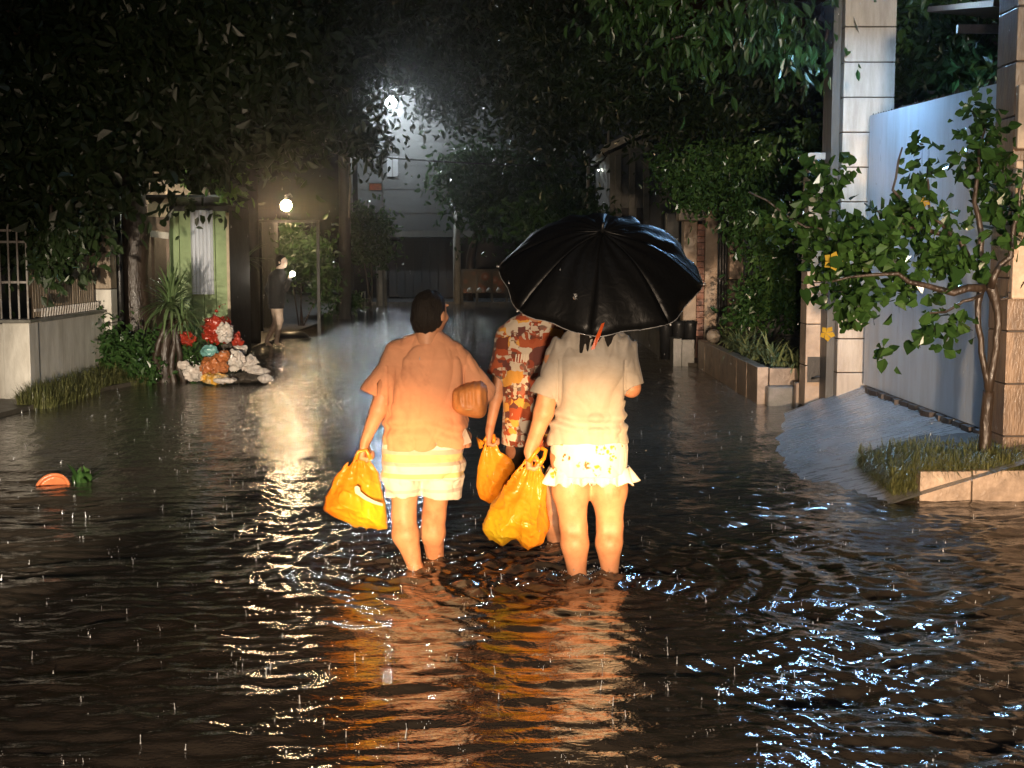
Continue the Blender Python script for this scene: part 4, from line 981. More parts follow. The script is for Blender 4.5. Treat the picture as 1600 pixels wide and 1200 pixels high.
# ================================================================== RUBBISH, POT
def bag_blob(name, label, px, py, Y, rx, ry, mat, cat='rubbish bag', seed=0, extra=None):
    s_ = Y / FPX; c = W(px, py, Y); r = (rx * s_, (rx + ry) * .45 * s_, ry * s_)
    F = Field((c.x - r[0] * 1.8, c.y - r[1] * 1.8, c.z - r[2] * 1.8), (c.x + r[0] * 1.8, c.y + r[1] * 1.6, c.z + r[2] * 2.0), max(.008, min(r) / 11))
    F.ell(c, r, .02)
    rs = np.random.default_rng(seed)
    for k in range(5):
        d = unit(rs.normal(size=3)); F.ell(np.array(c[:]) + d * np.array(r) * .55, np.array(r) * rs.uniform(.4, .62), .03)
    if extra == 'knot':
        F.cone((c.x, c.y, c.z + r[2] * .8), (c.x + .02, c.y, c.z + r[2] * 1.35), .03, .014, .03); F.cone((c.x, c.y, c.z + r[2] * 1.2), (c.x + .09, c.y, c.z + r[2] * 1.6), .012, .02, .01)
        F.cone((c.x, c.y, c.z + r[2] * 1.2), (c.x - .08, c.y, c.z + r[2] * 1.55), .012, .02, .01)
    F.ripple(lambda x, y, z: .35 * min(r) * (np.sqrt(np.abs(vnoise(x * 17 + seed, y * 17, z * 17 + x * 6)) + .002) - .3) + .75 * min(r) * np.abs(vnoise(x * 11 + seed, y * 11, z * 11)) + .35 * min(r) * np.abs(vnoise(x * 27, y * 27 + seed, z * 27)) - .22 * min(r), .12)
    o = F.mesh(name, mat, None, 1); o.data.transform(Matrix.Translation(-c)); o.location = c
    return tag(o, label, cat)
bag_blob('rubbish_bag', 'red shiny plastic bag tied on top of the rubbish heap', 338, 515, 17, 24, 24, m_redplastic, seed=1, extra='knot')
bag_blob('rubbish_bag', 'small red bag tucked against the sword plant', 292, 531, 16.9, 14, 15, m_redplastic, seed=2)
bag_blob('rubbish_bag', 'white streaked bag draped beside the top red bag', 352, 520, 16.8, 13, 18, m_whiteplastic, seed=3)
bag_blob('rubbish_bag', 'teal green plastic bag above the orange one', 328, 549, 16.7, 13, 10, m_tealplastic, seed=4)
bag_blob('rubbish_bag', 'brown orange bag at the front of the rubbish heap', 334, 574, 16.5, 22, 20, m_browntrash, seed=5)
bag_blob('snack_pouch', 'yellow and blue printed pouch at the foot of the brown orange bag', 336, 592, 16.3, 23, 9, m_yellowtrash, 'pouch', seed=6)
bag_blob('rubbish_bag', 'crumpled white bag in the middle of the heap', 366, 562, 16.7, 19, 16, m_whiteplastic, seed=7)
bag_blob('rubbish_bag', 'pinkish white knotted bag highest at the right of the heap', 374, 546, 17.1, 13, 10, m_whiteplastic, seed=8)
bag_blob('rubbish_bag', 'white bag bulging right of the crumpled middle one', 388, 566, 16.8, 15, 12, m_whiteplastic, seed=9)
bag_blob('rubbish_bag', 'flat torn white bag at the far right of the heap', 404, 580, 16.7, 18, 8, m_whiteplastic, seed=10)
bag_blob('rubbish_bag', 'dirty grey white bag left of the brown orange bag', 303, 583, 16.6, 17, 13, m_whiteplastic, seed=11)
bag_blob('debris', 'dark soaked debris under the white bags', 380, 591, 16.6, 40, 7, m_grime, 'debris', seed=12)
bag_blob('debris', 'dark rotten heap beneath the top red bag', 350, 548, 17.3, 32, 22, m_grime, 'debris', seed=13)

bag_blob('rubbish_bag', 'thin crumpled white bag spread along the water edge before the heap', 352, 594, 16.2, 20, 5, m_whiteplastic, seed=14)
bag_blob('rubbish_bag', 'small orange bag squeezed between the teal and the white bags', 350, 556, 16.5, 9, 9, m_browntrash, seed=15)
bag_blob('rubbish_bag', 'smallest white bag near the roots of the sword leaved plant', 287, 570, 16.7, 9, 8, m_whiteplastic, seed=16)
bag_blob('rubbish_bag', 'loose white bag slumping at the outer corner of the heap', 414, 591, 16.4, 12, 6, m_whiteplastic, seed=17)
bag_blob('rubbish_bag', 'red and dark bag folded behind the white streaked bag', 368, 532, 17.2, 12, 14, m_redplastic, seed=18)
def floating():
    c = Wz(83, 757, 0); t = thing('broken_pot', 'terracotta pot rim tilted and half sunk in the water at the left', 'pot', c)
    F = Field((c.x - .2, c.y - .2, -.15), (c.x + .2, c.y + .2, .16), .006)
    a = (c.x, c.y - .03, -.06); 
    def disc(x, y, z):      # a shallow saucer standing tilted
        X = x - c.x; Y = (y - c.y); Z = z + .045; u = Y * .5 + Z * .866; w_ = -Y * .866 + Z * .5
        r = np.sqrt(X ** 2 + u ** 2); return np.maximum(r - .125, np.abs(w_ - .0) - .028)
    def hol(x, y, z):
        X = x - c.x; Y = (y - c.y); Z = z + .045; u = Y * .5 + Z * .866; w_ = -Y * .866 + Z * .5
        r = np.sqrt(X ** 2 + u ** 2); return np.maximum(r - .103, -(w_ + .002))
    F.add(disc, (c.x - .14, c.y - .14, -.16), (c.x + .14, c.y + .14, .12), 0); F.add(hol, (c.x - .14, c.y - .14, -.16), (c.x + .14, c.y + .14, .12), .004, op='sub')
    F.mesh('rim', m_terra, t)
    c2 = Wz(128, 752, 0); t = thing('floating_sprig', 'sprig of green leaves floating beside the terracotta pot', 'sprig', c2)
    mes = [blade_mesh(.16, .055, b, 5, .25) for b in (.3, .9)]
    fan(t, mes, m_leafmid, (c2.x, c2.y, .0), 12, (.0, 1.0), sc=(.7, 1.15), jit=.05)
floating()
#PEOPLE#
# ================================================================== PEOPLE
def skinmat(name, col):
    m, t, b = nodes(name); tc = N(t, 'ShaderNodeTexCoord')
    n = N(t, 'ShaderNodeTexNoise', Scale=11.0, Detail=7.0, Roughness=.65); t.links.new(tc.outputs['Object'], n.inputs['Vector'])
    t.links.new(ramp(t, n.outputs['Fac'], [(.28, [col[0] * .78, col[1] * .62, col[2] * .55]), (.5, col), (.72, [min(1, c * 1.18) for c in col])]), b.inputs['Base Color'])
    b.inputs['Roughness'].default_value = .55; b.inputs['Subsurface Weight'].default_value = .0
    n2 = N(t, 'ShaderNodeTexNoise', Scale=60.0, Detail=6.0); t.links.new(tc.outputs['Object'], n2.inputs['Vector'])
    bp = N(t, 'ShaderNodeBump', Strength=.4, Distance=.002); t.links.new(n2.outputs['Fac'], bp.inputs['Height']); t.links.new(bp.outputs[0], b.inputs['Normal'])
    return m
def cloth(name, base, rough=.85, extra=None, tr=.12):
    m, t, b = nodes(name); tc = N(t, 'ShaderNodeTexCoord')
    n = N(t, 'ShaderNodeTexNoise', Scale=4.0, Detail=7.0, Roughness=.6); t.links.new(tc.outputs['Object'], n.inputs['Vector'])
    c = ramp(t, n.outputs['Fac'], [(.35, [q * .84 for q in base]), (.65, [min(1, q * 1.08) for q in base])])
    if extra: c = extra(t, tc, c)
    t.links.new(c, b.inputs['Base Color']); b.inputs['Roughness'].default_value = rough; b.inputs['Sheen Weight'].default_value = .1
    wv = N(t, 'ShaderNodeTexNoise', Scale=420.0, Detail=2.0); t.links.new(tc.outputs['Object'], wv.inputs['Vector'])
    bp = N(t, 'ShaderNodeBump', Strength=.25, Distance=.002); t.links.new(wv.outputs['Fac'], bp.inputs['Height']); t.links.new(bp.outputs[0], b.inputs['Normal'])
    tl = N(t, 'ShaderNodeBsdfTranslucent'); t.links.new(c, tl.inputs['Color']); mx = N(t, 'ShaderNodeMixShader'); mx.inputs[0].default_value = tr
    t.links.new(b.outputs[0], mx.inputs[1]); t.links.new(tl.outputs[0], mx.inputs[2]); t.links.new(mx.outputs[0], t.nodes['Material Output'].inputs[0])
    return m
def sepz(t, tc):
    s_ = N(t, 'ShaderNodeSeparateXYZ'); t.links.new(tc.outputs['Object'], s_.inputs[0]); return s_
def ex_stain(t, tc, c):      # damp marks and a faint washed out print on the back
    n = N(t, 'ShaderNodeTexNoise', Scale=5.5, Detail=6.0, Roughness=.7, Distortion=.8); t.links.new(tc.outputs['Object'], n.inputs['Vector'])
    f = ramp(t, n.outputs['Fac'], [(.53, 0), (.70, .6)]); return mixc(t, f, c, (.52, .20, .10))
def ex_stripes(t, tc, c):
    s_ = sepz(t, tc); mp = N(t, 'ShaderNodeMapRange'); mp.inputs[1].default_value = .56; mp.inputs[2].default_value = .88; t.links.new(s_.outputs[2], mp.inputs[0])
    W_, Y_, P_, G_ = (.74, .68, .60), (.72, .55, .26), (.62, .44, .36), (.56, .50, .46)
    return ramp(t, mp.outputs[0], [(0, W_), (.12, G_), (.17, W_), (.36, Y_), (.44, W_), (.56, P_), (.62, Y_), (.74, P_), (.82, W_), (.9, P_)], 'CONSTANT')
def ex_floral(t, tc, c):
    v = N(t, 'ShaderNodeTexVoronoi', Scale=13.0, Randomness=.9); t.links.new(tc.outputs['Object'], v.inputs['Vector'])
    n = N(t, 'ShaderNodeTexNoise', Scale=40.0, Detail=3.0); t.links.new(tc.outputs['Object'], n.inputs['Vector'])
    ad = N(t, 'ShaderNodeMath', operation='MULTIPLY_ADD'); t.links.new(n.outputs['Fac'], ad.inputs[0]); ad.inputs[1].default_value = .5; t.links.new(v.outputs['Distance'], ad.inputs[2])
    f = ramp(t, ad.outputs[0], [(.60, 1), (.66, 0)])
    v2 = N(t, 'ShaderNodeTexVoronoi', Scale=58.0); t.links.new(tc.outputs['Object'], v2.inputs['Vector']); f = mixc(t, ramp(t, v2.outputs['Distance'], [(.42, 0), (.60, 1)]), f, (0, 0, 0))
    pc = ramp(t, v.outputs['Color'], [(0, (.75, .30, .04)), (.45, (.60, .12, .03)), (.7, (.35, .30, .12)), (.8, (.75, .68, .6))], 'CONSTANT')
    return mixc(t, f, c, pc)
def ex_print(t, tc, c):      # busy patchwork print
    mp = N(t, 'ShaderNodeMapping'); mp.inputs['Scale'].default_value = (1, .03, 1); mp.inputs['Rotation'].default_value = (0, .06, 0); t.links.new(tc.outputs['Object'], mp.inputs[0])
    wn = N(t, 'ShaderNodeTexNoise', Scale=16.0, Detail=3.0); t.links.new(mp.outputs[0], wn.inputs['Vector']); wa = N(t, 'ShaderNodeVectorMath', operation='MULTIPLY_ADD'); t.links.new(wn.outputs['Color'], wa.inputs[0]); wa.inputs[1].default_value = (.05, 0, .05); t.links.new(mp.outputs[0], wa.inputs[2])
    mp = wa
    v = N(t, 'ShaderNodeTexVoronoi', Scale=15.0, Randomness=.8, distance='CHEBYCHEV'); t.links.new(mp.outputs[0], v.inputs['Vector'])
    c1 = ramp(t, v.outputs['Color'], [(0, (.16, .035, .015)), (.2, (.38, .07, .02)), (.40, (.14, .04, .03)), (.52, (.70, .34, .06)), (.60, (.62, .52, .40)), (.76, (.42, .09, .03)), (.9, (.26, .34, .18))], 'CONSTANT')
    v2 = N(t, 'ShaderNodeTexVoronoi', Scale=52.0, Randomness=.5, distance='CHEBYCHEV'); t.links.new(mp.outputs[0], v2.inputs['Vector'])
    c2 = ramp(t, v2.outputs['Color'], [(0, (.16, .04, .02)), (.35, (.65, .55, .42)), (.6, (.35, .06, .02)), (.8, (.08, .05, .04))], 'CONSTANT')
    n = N(t, 'ShaderNodeTexNoise', Scale=13.0, Detail=1.0); t.links.new(tc.outputs['Object'], n.inputs['Vector'])
    return mixc(t, ramp(t, n.outputs['Fac'], [(.52, 0), (.54, .85)]), c1, c2)
m_skin = skinmat('skin', (.52, .25, .135)); m_skin2 = skinmat('skin_tan', (.42, .20, .11)); m_skinfar = skinmat('pale_skin', (.62, .48, .38))
m_hair = M('black_hair', (.010, .007, .005), .6, .4, 30, .9, 90, stretch=(3, 3, .3), spec=.25)
m_orange = cloth('orange_shirt', (.74, .34, .18), extra=ex_stain)
def ex_damp(t, tc, c):
    n = N(t, 'ShaderNodeTexNoise', Scale=4.5, Detail=7.0, Roughness=.7, Distortion=.6); t.links.new(tc.outputs['Object'], n.inputs['Vector'])
    return mixc(t, ramp(t, n.outputs['Fac'], [(.48, 0), (.68, .6)]), c, (.34, .27, .20))
m_cream = cloth('cream_shirt', (.46, .41, .35), extra=ex_damp)
m_stripe = cloth('striped_shorts', (.7, .65, .55), extra=ex_stripes); m_floral = cloth('floral_shorts', (.76, .74, .68), extra=ex_floral)
m_print = cloth('patchwork_shirt', (.3, .06, .02), extra=ex_print); m_black = cloth('black_cloth', (.015, .015, .016)); m_eye = M('eye', (.6, .6, .58), .15, .05, 3, 0); m_iris = M('iris', (.02, .012, .01), .1, .1, 3, 0)
def bagmat(name, tint_at, c2):  # second colour blended in around one point of the bag
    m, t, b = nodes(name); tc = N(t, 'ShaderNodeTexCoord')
    d = N(t, 'ShaderNodeVectorMath', operation='DISTANCE'); t.links.new(tc.outputs['Object'], d.inputs[0]); d.inputs[1].default_value = tint_at
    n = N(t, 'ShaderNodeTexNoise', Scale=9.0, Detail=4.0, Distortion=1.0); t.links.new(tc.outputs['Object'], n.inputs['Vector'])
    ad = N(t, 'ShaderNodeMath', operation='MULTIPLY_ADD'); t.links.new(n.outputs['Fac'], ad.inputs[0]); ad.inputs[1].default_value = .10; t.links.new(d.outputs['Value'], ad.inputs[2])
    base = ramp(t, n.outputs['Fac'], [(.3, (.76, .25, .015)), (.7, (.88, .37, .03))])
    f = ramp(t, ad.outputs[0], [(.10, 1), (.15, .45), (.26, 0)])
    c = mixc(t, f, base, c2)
    t.links.new(c, b.inputs['Base Color']); b.inputs['Roughness'].default_value = .28
    n2 = N(t, 'ShaderNodeTexNoise', Scale=22.0, Detail=4.0, Distortion=1.5); t.links.new(tc.outputs['Object'], n2.inputs['Vector'])
    bp = N(t, 'ShaderNodeBump', Strength=.4, Distance=.01); t.links.new(n2.outputs['Fac'], bp.inputs['Height']); t.links.new(bp.outputs[0], b.inputs['Normal'])
    tl = N(t, 'ShaderNodeBsdfTranslucent'); t.links.new(c, tl.inputs['Color']); mx = N(t, 'ShaderNodeMixShader'); mx.inputs[0].default_value = .25
    t.links.new(b.outputs[0], mx.inputs[1]); t.links.new(tl.outputs[0], mx.inputs[2]); t.links.new(mx.outputs[0], t.nodes['Material Output'].inputs[0])
    return m

def head(F, c, yaw, s=1.0, parent=None, skin=None, hairlong=0, hk=1.0, pitch=0):
    """c: centre of the cranium; yaw 0 looks along +y (away from the camera), positive turns towards +x"""
    f = Vector((math.sin(yaw), math.cos(yaw), -math.sin(pitch))).normalized(); r = Vector((math.cos(yaw), -math.sin(yaw), 0)); c = Vector(c)
    P = lambda a, b, z: c + r * a * s + f * b * s + Vector((0, 0, z * s))
    F.ell(c, (.074 * s, .092 * s, .095 * s), .01, rz=-yaw)
    F.ell(P(0, .025, -.06), (.052 * s, .062 * s, .062 * s), .03, rz=-yaw); F.ell(P(0, .062, -.098), (.022 * s, .02 * s, .017 * s), .02, rz=-yaw)
    F.cone(P(0, .092, .005), P(0, .108, -.032), .008 * s, .013 * s, .012)
    for q in (-1, 1):
        F.ell(P(q * .077, -.002, -.02), (.010 * s, .02 * s, .031 * s), .006, rz=-yaw); F.ell(P(q * .030, .094, .004), (.016 * s, .012 * s, .011 * s), .01, op='sub')
        F.ell(P(q * .03, .082, .027), (.025 * s, .012 * s, .007 * s), .01); F.ell(P(q * .036, .07, -.035), (.022 * s, .02 * s, .02 * s), .02)
    F.ell(P(0, .089, -.064), (.022 * s, .009 * s, .005 * s), .006); F.ell(P(0, .087, -.073), (.019 * s, .009 * s, .006 * s), .004)
    F.cone(P(0, -.022, -.07), P(0, -.035, -.15), .053 * s, .05 * s, .03)
    if parent is not None:
        for q in (-1, 1):
            e = P(q * .030, .083, .004); eo = ball(e, .0115 * s, 12).build('eye', m_eye, parent, True); ball(e + f * .008 * s, .0055 * s, 8).build('iris', m_iris, eo, True)
        H = Field(c - Vector((.13, .15, .15 + hairlong)) * s, c + Vector((.13, .15, .15)) * s, .005)
        H.ell(P(0, -.008, .008), (.083 * s * hk, .098 * s * hk, .100 * s * hk), .01, rz=-yaw)
        H.ell(P(0, -.035, -.035), (.076 * s * hk, .072 * s * hk, .085 * s * hk), .02, rz=-yaw)
        if hairlong:
            for a in np.linspace(-1, 1, 7): H.cone(P(.055 * a, -.055 - .02 * (1 - a * a), -.04), P(.085 * a * (1 + .15 * random.random()), -.118, -.10 - hairlong * (.70 + .45 * random.random())), .036, .007, .014)
        else: H.cone(P(-.03, -.055, -.05), P(-.03, -.06, -.085), .042, .026, .02); H.cone(P(.01, -.055, -.05), P(.015, -.06, -.095), .042, .022, .02); H.cone(P(.035, -.045, -.05), P(.045, -.04, -.08), .03, .012, .02)
        fx, fy = f.x, f.y
        def facecut(x, y, z):      # hairline in front
            d = (x - c.x) * fx + (y - c.y) * fy; zz = z - c.z
            return np.maximum(.028 * s - d + np.clip(zz - .02, 0, 1) * .9, zz - .075 * s)
        H.add(facecut, c - Vector((.2, .2, .3)), c + Vector((.2, .2, .2)), .012, op='sub')
        H.ripple(lambda x, y, z: .004 * vnoise(x * 60, y * 60, z * 9) + .003 * vnoise(x * 120, y * 120, z * 14), .03)
        H.mesh('hair', m_hair, parent, 1)
def hand(F, w_, d, n, f, s=1.0, curl=1.0):
    """w_: wrist; d: towards the knuckles; n: palm side; f: thumb side"""
    w_, d, n, f = Vector(w_), Vector(d).normalized(), Vector(n).normalized(), Vector(f).normalized()
    P = lambda a, b, c: w_ + (d * a + n * b + f * c) * s
    F.cone(w_, P(.03, 0, 0), .024 * s, .024 * s, .02, flat=(*n, 1.35))
    for c in (-.025, -.008, .008, .024): F.cone(P(.02, 0, c * .6), P(.075, 0, c), .016 * s, .0125 * s, .012)
    for i, (c, L) in enumerate(((-.03, .75), (-.0105, .95), (.0095, 1), (.03, .93))):
        k = P(.075, 0, c); a = P(.075 + .024 * L * (1.3 - curl), .030 * L * curl + .006, c * 1.05); b = P(.075 - .010 * L * curl + .03 * (1 - curl), .046 * L * curl + .008, c * 1.08); e = P(.052 - .004 * i % .01 + .05 * (1 - curl), .036 * curl + .012, c * 1.05)
        F.cone(k, a, .0105 * s, .0095 * s, .005); F.cone(a, b, .0095 * s, .0085 * s, .004); F.cone(b, e, .0085 * s, .0075 * s, .003)
    F.cone(P(.018, .006, .022), P(.045, .024, .046), .0145 * s, .012 * s, .012); F.cone(P(.045, .024, .046), P(.070, .042, .034), .0115 * s, .0095 * s, .005); F.cone(P(.070, .042, .034), P(.078, .050, .012), .0095 * s, .008 * s, .004)
def keys(rows, Yc):
    out = []
    for (py, L, Rr, ry) in rows:
        a, b = W(L, py, Yc), W(Rr, py, Yc); out.append((a.z, (a.x + b.x) / 2, Yc, (b.x - a.x) / 2, ry))
    return out
def folds(x, y, z, a=.006, f=7, seed=0, zs=.45):
    f3 = f * 4.5; q = vnoise(x * f3 + seed, y * f3 + 1, z * f3 * zs + x * 9); n = vnoise(x * f + seed, y * f, z * f * zs + x * 3); m = vnoise(x * f * 2.3 + seed, y * f * 2.3 + 4, z * f * zs * 1.6 - x * 4)
    return a * (1 - 2 * np.sqrt(np.abs(n) + .01)) + a * .5 * (1 - 2 * np.sqrt(np.abs(m) + .005)) + a * .16 * (1 - 2 * np.sqrt(np.abs(q) + .01))
def foot(F, ankle, toe, s=1.0):
    a = Vector(ankle); t_ = Vector(toe); F.cone((a.x, a.y - .02, a.z - .03), t_, .032 * s, .025 * s, .02); F.cone(a, (a.x, a.y - .03, a.z - .04), .035 * s, .03 * s, .02)

# ---------- woman in the orange shirt
def person_a():
    Y = 6.8; base = W(664, 895, Y); t = thing('person', 'person in orange shirt and striped shorts wading with a bulging orange bag at the left', 'person', (base.x, Y, -.2))
    F = Field((-1.05, 6.4, -.22), (.0, 7.4, 1.45), .0055)
    hc = W(672, 486, Y); head(F, hc, .55, 1.0, t, m_skin, hk=1.0)
    F.cone(W(668, 505, Y), W(666, 545, Y), .05, .062, .03)
    F.cone(W(632, 556, Y), W(704, 556, Y), .055, .055, .03); F.cone(W(668, 580, Y), W(664, 670, Y), .10, .10, .04); F.cone(W(648, 705, Y), W(676, 705, Y), .10, .10, .04)
    sL, eL, wL = W(612, 565, Y), W(592, 640, Y - .02), W(570, 692, Y - .02)
    F.cone(sL, eL, .047, .040, .02); F.cone(eL, wL, .040, .0255, .02)
    hand(F, wL, (-.18, -.05, -1), (1, 0, -.1), (.05, 1, 0), .98)
    sR, eR, wR = W(724, 568, Y), W(752, 622, Y), W(728, 642, Y + .26)
    F.cone(sR, eR, .048, .042, .02); F.cone(eR, wR, .042, .028, .02); hand(F, wR, (-.9, .5, 0), (-.2, -.5, .2), (0, 0, 1), .95, .6)
    hl, kl, al = W(635, 715, Y), W(631, 806, Y - .02), W(650, 897, Y - .05)
    F.cone(hl, kl, .082, .060, .04); F.cone(kl, W(634, 835, Y - .04), .056, .064, .03); F.cone(W(634, 835, Y - .04), (al.x, al.y, 0), .064, .038, .03)
    F.cone((al.x, al.y, .0), (al.x + .02, al.y - .0, -.16), .038, .033, .02); foot(F, (al.x + .02, al.y, -.15), (al.x + .03, al.y + .17, -.19))
    hr, kr, ar = W(688, 715, Y + .03), W(678, 805, Y + .1), W(680, 879, Y + .2)
    F.cone(hr, kr, .080, .058, .04); F.cone(kr, W(676, 832, Y + .12), .054, .064, .03); F.cone(W(676, 832, Y + .12), (ar.x, ar.y, .0), .064, .042, .03)
    F.cone((ar.x, ar.y, 0), (ar.x, ar.y, -.16), .042, .035, .02); foot(F, (ar.x, ar.y, -.15), (ar.x + .02, ar.y + .18, -.19))
    for (q, yy) in ((632, Y - .05), (678, Y + .07)):      # hollow of the knee
        p = W(q, 807, yy); F.ell((p.x, p.y - .064, p.z), (.03, .010, .012), .02, op='sub')
    F.ripple(lambda x, y, z: .0028 * vnoise(x * 16, y * 16, z * 9) + .0014 * vnoise(x * 40, y * 40, z * 20), .03)
    F.mesh('body', m_skin, t, 1)
    # shirt
    G = Field((-1.1, 6.4, .55), (.0, 7.25, 1.3), .0045)
    K = keys([(519, 652, 690, .048), (526, 634, 704, .06), (540, 613, 726, .085), (560, 603, 733, .115), (600, 601, 730, .135), (640, 600, 727, .14), (675, 598, 731, .145), (697, 596, 737, .15)], Y)
    G.loft(K, .01)
    so, se = W(621, 560, Y), W(583, 617, Y - .01)
    G.cone(so, se, .068, .064, .035, cut=True); G.cone(so.lerp(se, .7), se + (se - so) * .3, .044, .050, .004, op='sub')
    so, se = W(718, 565, Y + .01), W(757, 612, Y); G.cone(so, se, .070, .060, .04); G.cone(W(752, 612, Y), W(744, 628, Y + .13), .056, .058, .02, cut=True)
    G.cone(W(748, 622, Y + .1), W(741, 634, Y + .2), .05, .05, .004, op='sub')
    zh = K[-1][0]
    G.loft(K, .004, 'sub', off=.042, zlo=zh - .1, zhi=zh + .06)
    a, b = W(700, 520, Y), W(620, 520, Y)
    def fo(x, y, z):
        d = folds(x, y, z, .015, 5, 3)
        zc = W(650, 570, Y).z
        for px in (604, 724): d += .007 * np.exp(-((x - W(px, 600, Y - .08).x) / .006) ** 2) * (z < zc) * (z > zc - .2) * (y < Y)
        zz = (z - W(650, 668, Y).z); lower = np.exp(-(zz / .07) ** 2)
        d += lower * .012 * np.sin(zz * 75 + 9 * np.abs(x - W(668, 600, Y).x) + 2 * vnoise(x * 7, y * 7, z * 7)) * .6
        return d
    G.ripple(fo, .03); G.mesh('shirt', m_orange, t, 1)
    # shirt corner flaring at the right hip
    p0, p1, p2 = W(722, 660, Y - .06), W(737, 691, Y - .10), W(722, 697, Y - .10); MB().prism([p0[:], W(729, 672, Y - .09)[:], p1[:], p2[:]], (0, .006, 0)).build('shirt_corner', m_cream, t)
    # shorts
    H = Field((-.95, 6.5, .33), (-.1, 7.15, .78), .0055)
    K = keys([(668, 602, 724, .12), (700, 597, 724, .135), (730, 597, 725, .14), (745, 598, 723, .135)], Y + .02)
    H.loft(K, .02)
    for (x0, x1, yt) in ((600, 656, Y), (660, 724, Y + .05)):
        c0, c1 = W((x0 + x1) / 2, 728, yt), W((x0 + x1) / 2 + (1 if x0 < 620 else -4), 774, yt); r = (x1 - x0) / 2 * yt / FPX
        H.cone(c0, c1, r * 1.03, r * .98, .02, cut=True, flat=(0, 1, 0, .8)); H.cone(c0.lerp(c1, .5), c1 + (c1 - c0), r * .70, r * .74, .004, op='sub', flat=(0, 1, 0, .8))
    H.ripple(lambda x, y, z: folds(x, y, z, .009, 8, 8, 1.6), .03); H.mesh('shorts', m_stripe, t, 1)
    a = origin_of(t)
    return t
def underarm_bag():
    Y = 6.86; c = W(734, 624, 6.72); t = thing('handbag', 'pleated orange brown bag clamped under the arm of the orange shirt person', 'bag', c)
    F = Field((c.x - .14, c.y - .2, c.z - .13), (c.x + .14, c.y + .24, c.z + .13), .005)
    def rb(x, y, z):
        X, Z = (x - c.x), (z - c.z); yy = np.abs(y - c.y - .02) - .13
        q = (np.abs(X / .088) ** 3.6 + np.abs(Z / (.084 + .016 * X / .08)) ** 3.6 + np.abs((y - c.y - .02) / .16) ** 3.2) ** (1 / 2.8)
        return (q - 1) * .08
    F.add(rb, c - Vector((.1, .16, .1)), c + Vector((.1, .2, .1)), .01)
    F.ripple(lambda x, y, z: .0022 * np.sin((x - c.x) * 190 + 9 * (z - c.z)) * np.clip((z - c.z + .03) * 30, 0, 1) + .004 * vnoise(x * 20, y * 20, z * 20), .03)
    F.mesh('pouch', M('orange_leather', (.74, .28, .08), .55, .3, 8, .3, 60), t, 1)
    MB().tube([(c.x - .06, c.y - .118, c.z - .03), (c.x, c.y - .136, c.z - .036), (c.x + .06, c.y - .118, c.z - .03)], .005, 6).build('seam', M('seam_thread', (.7, .35, .12), .5), t, True)

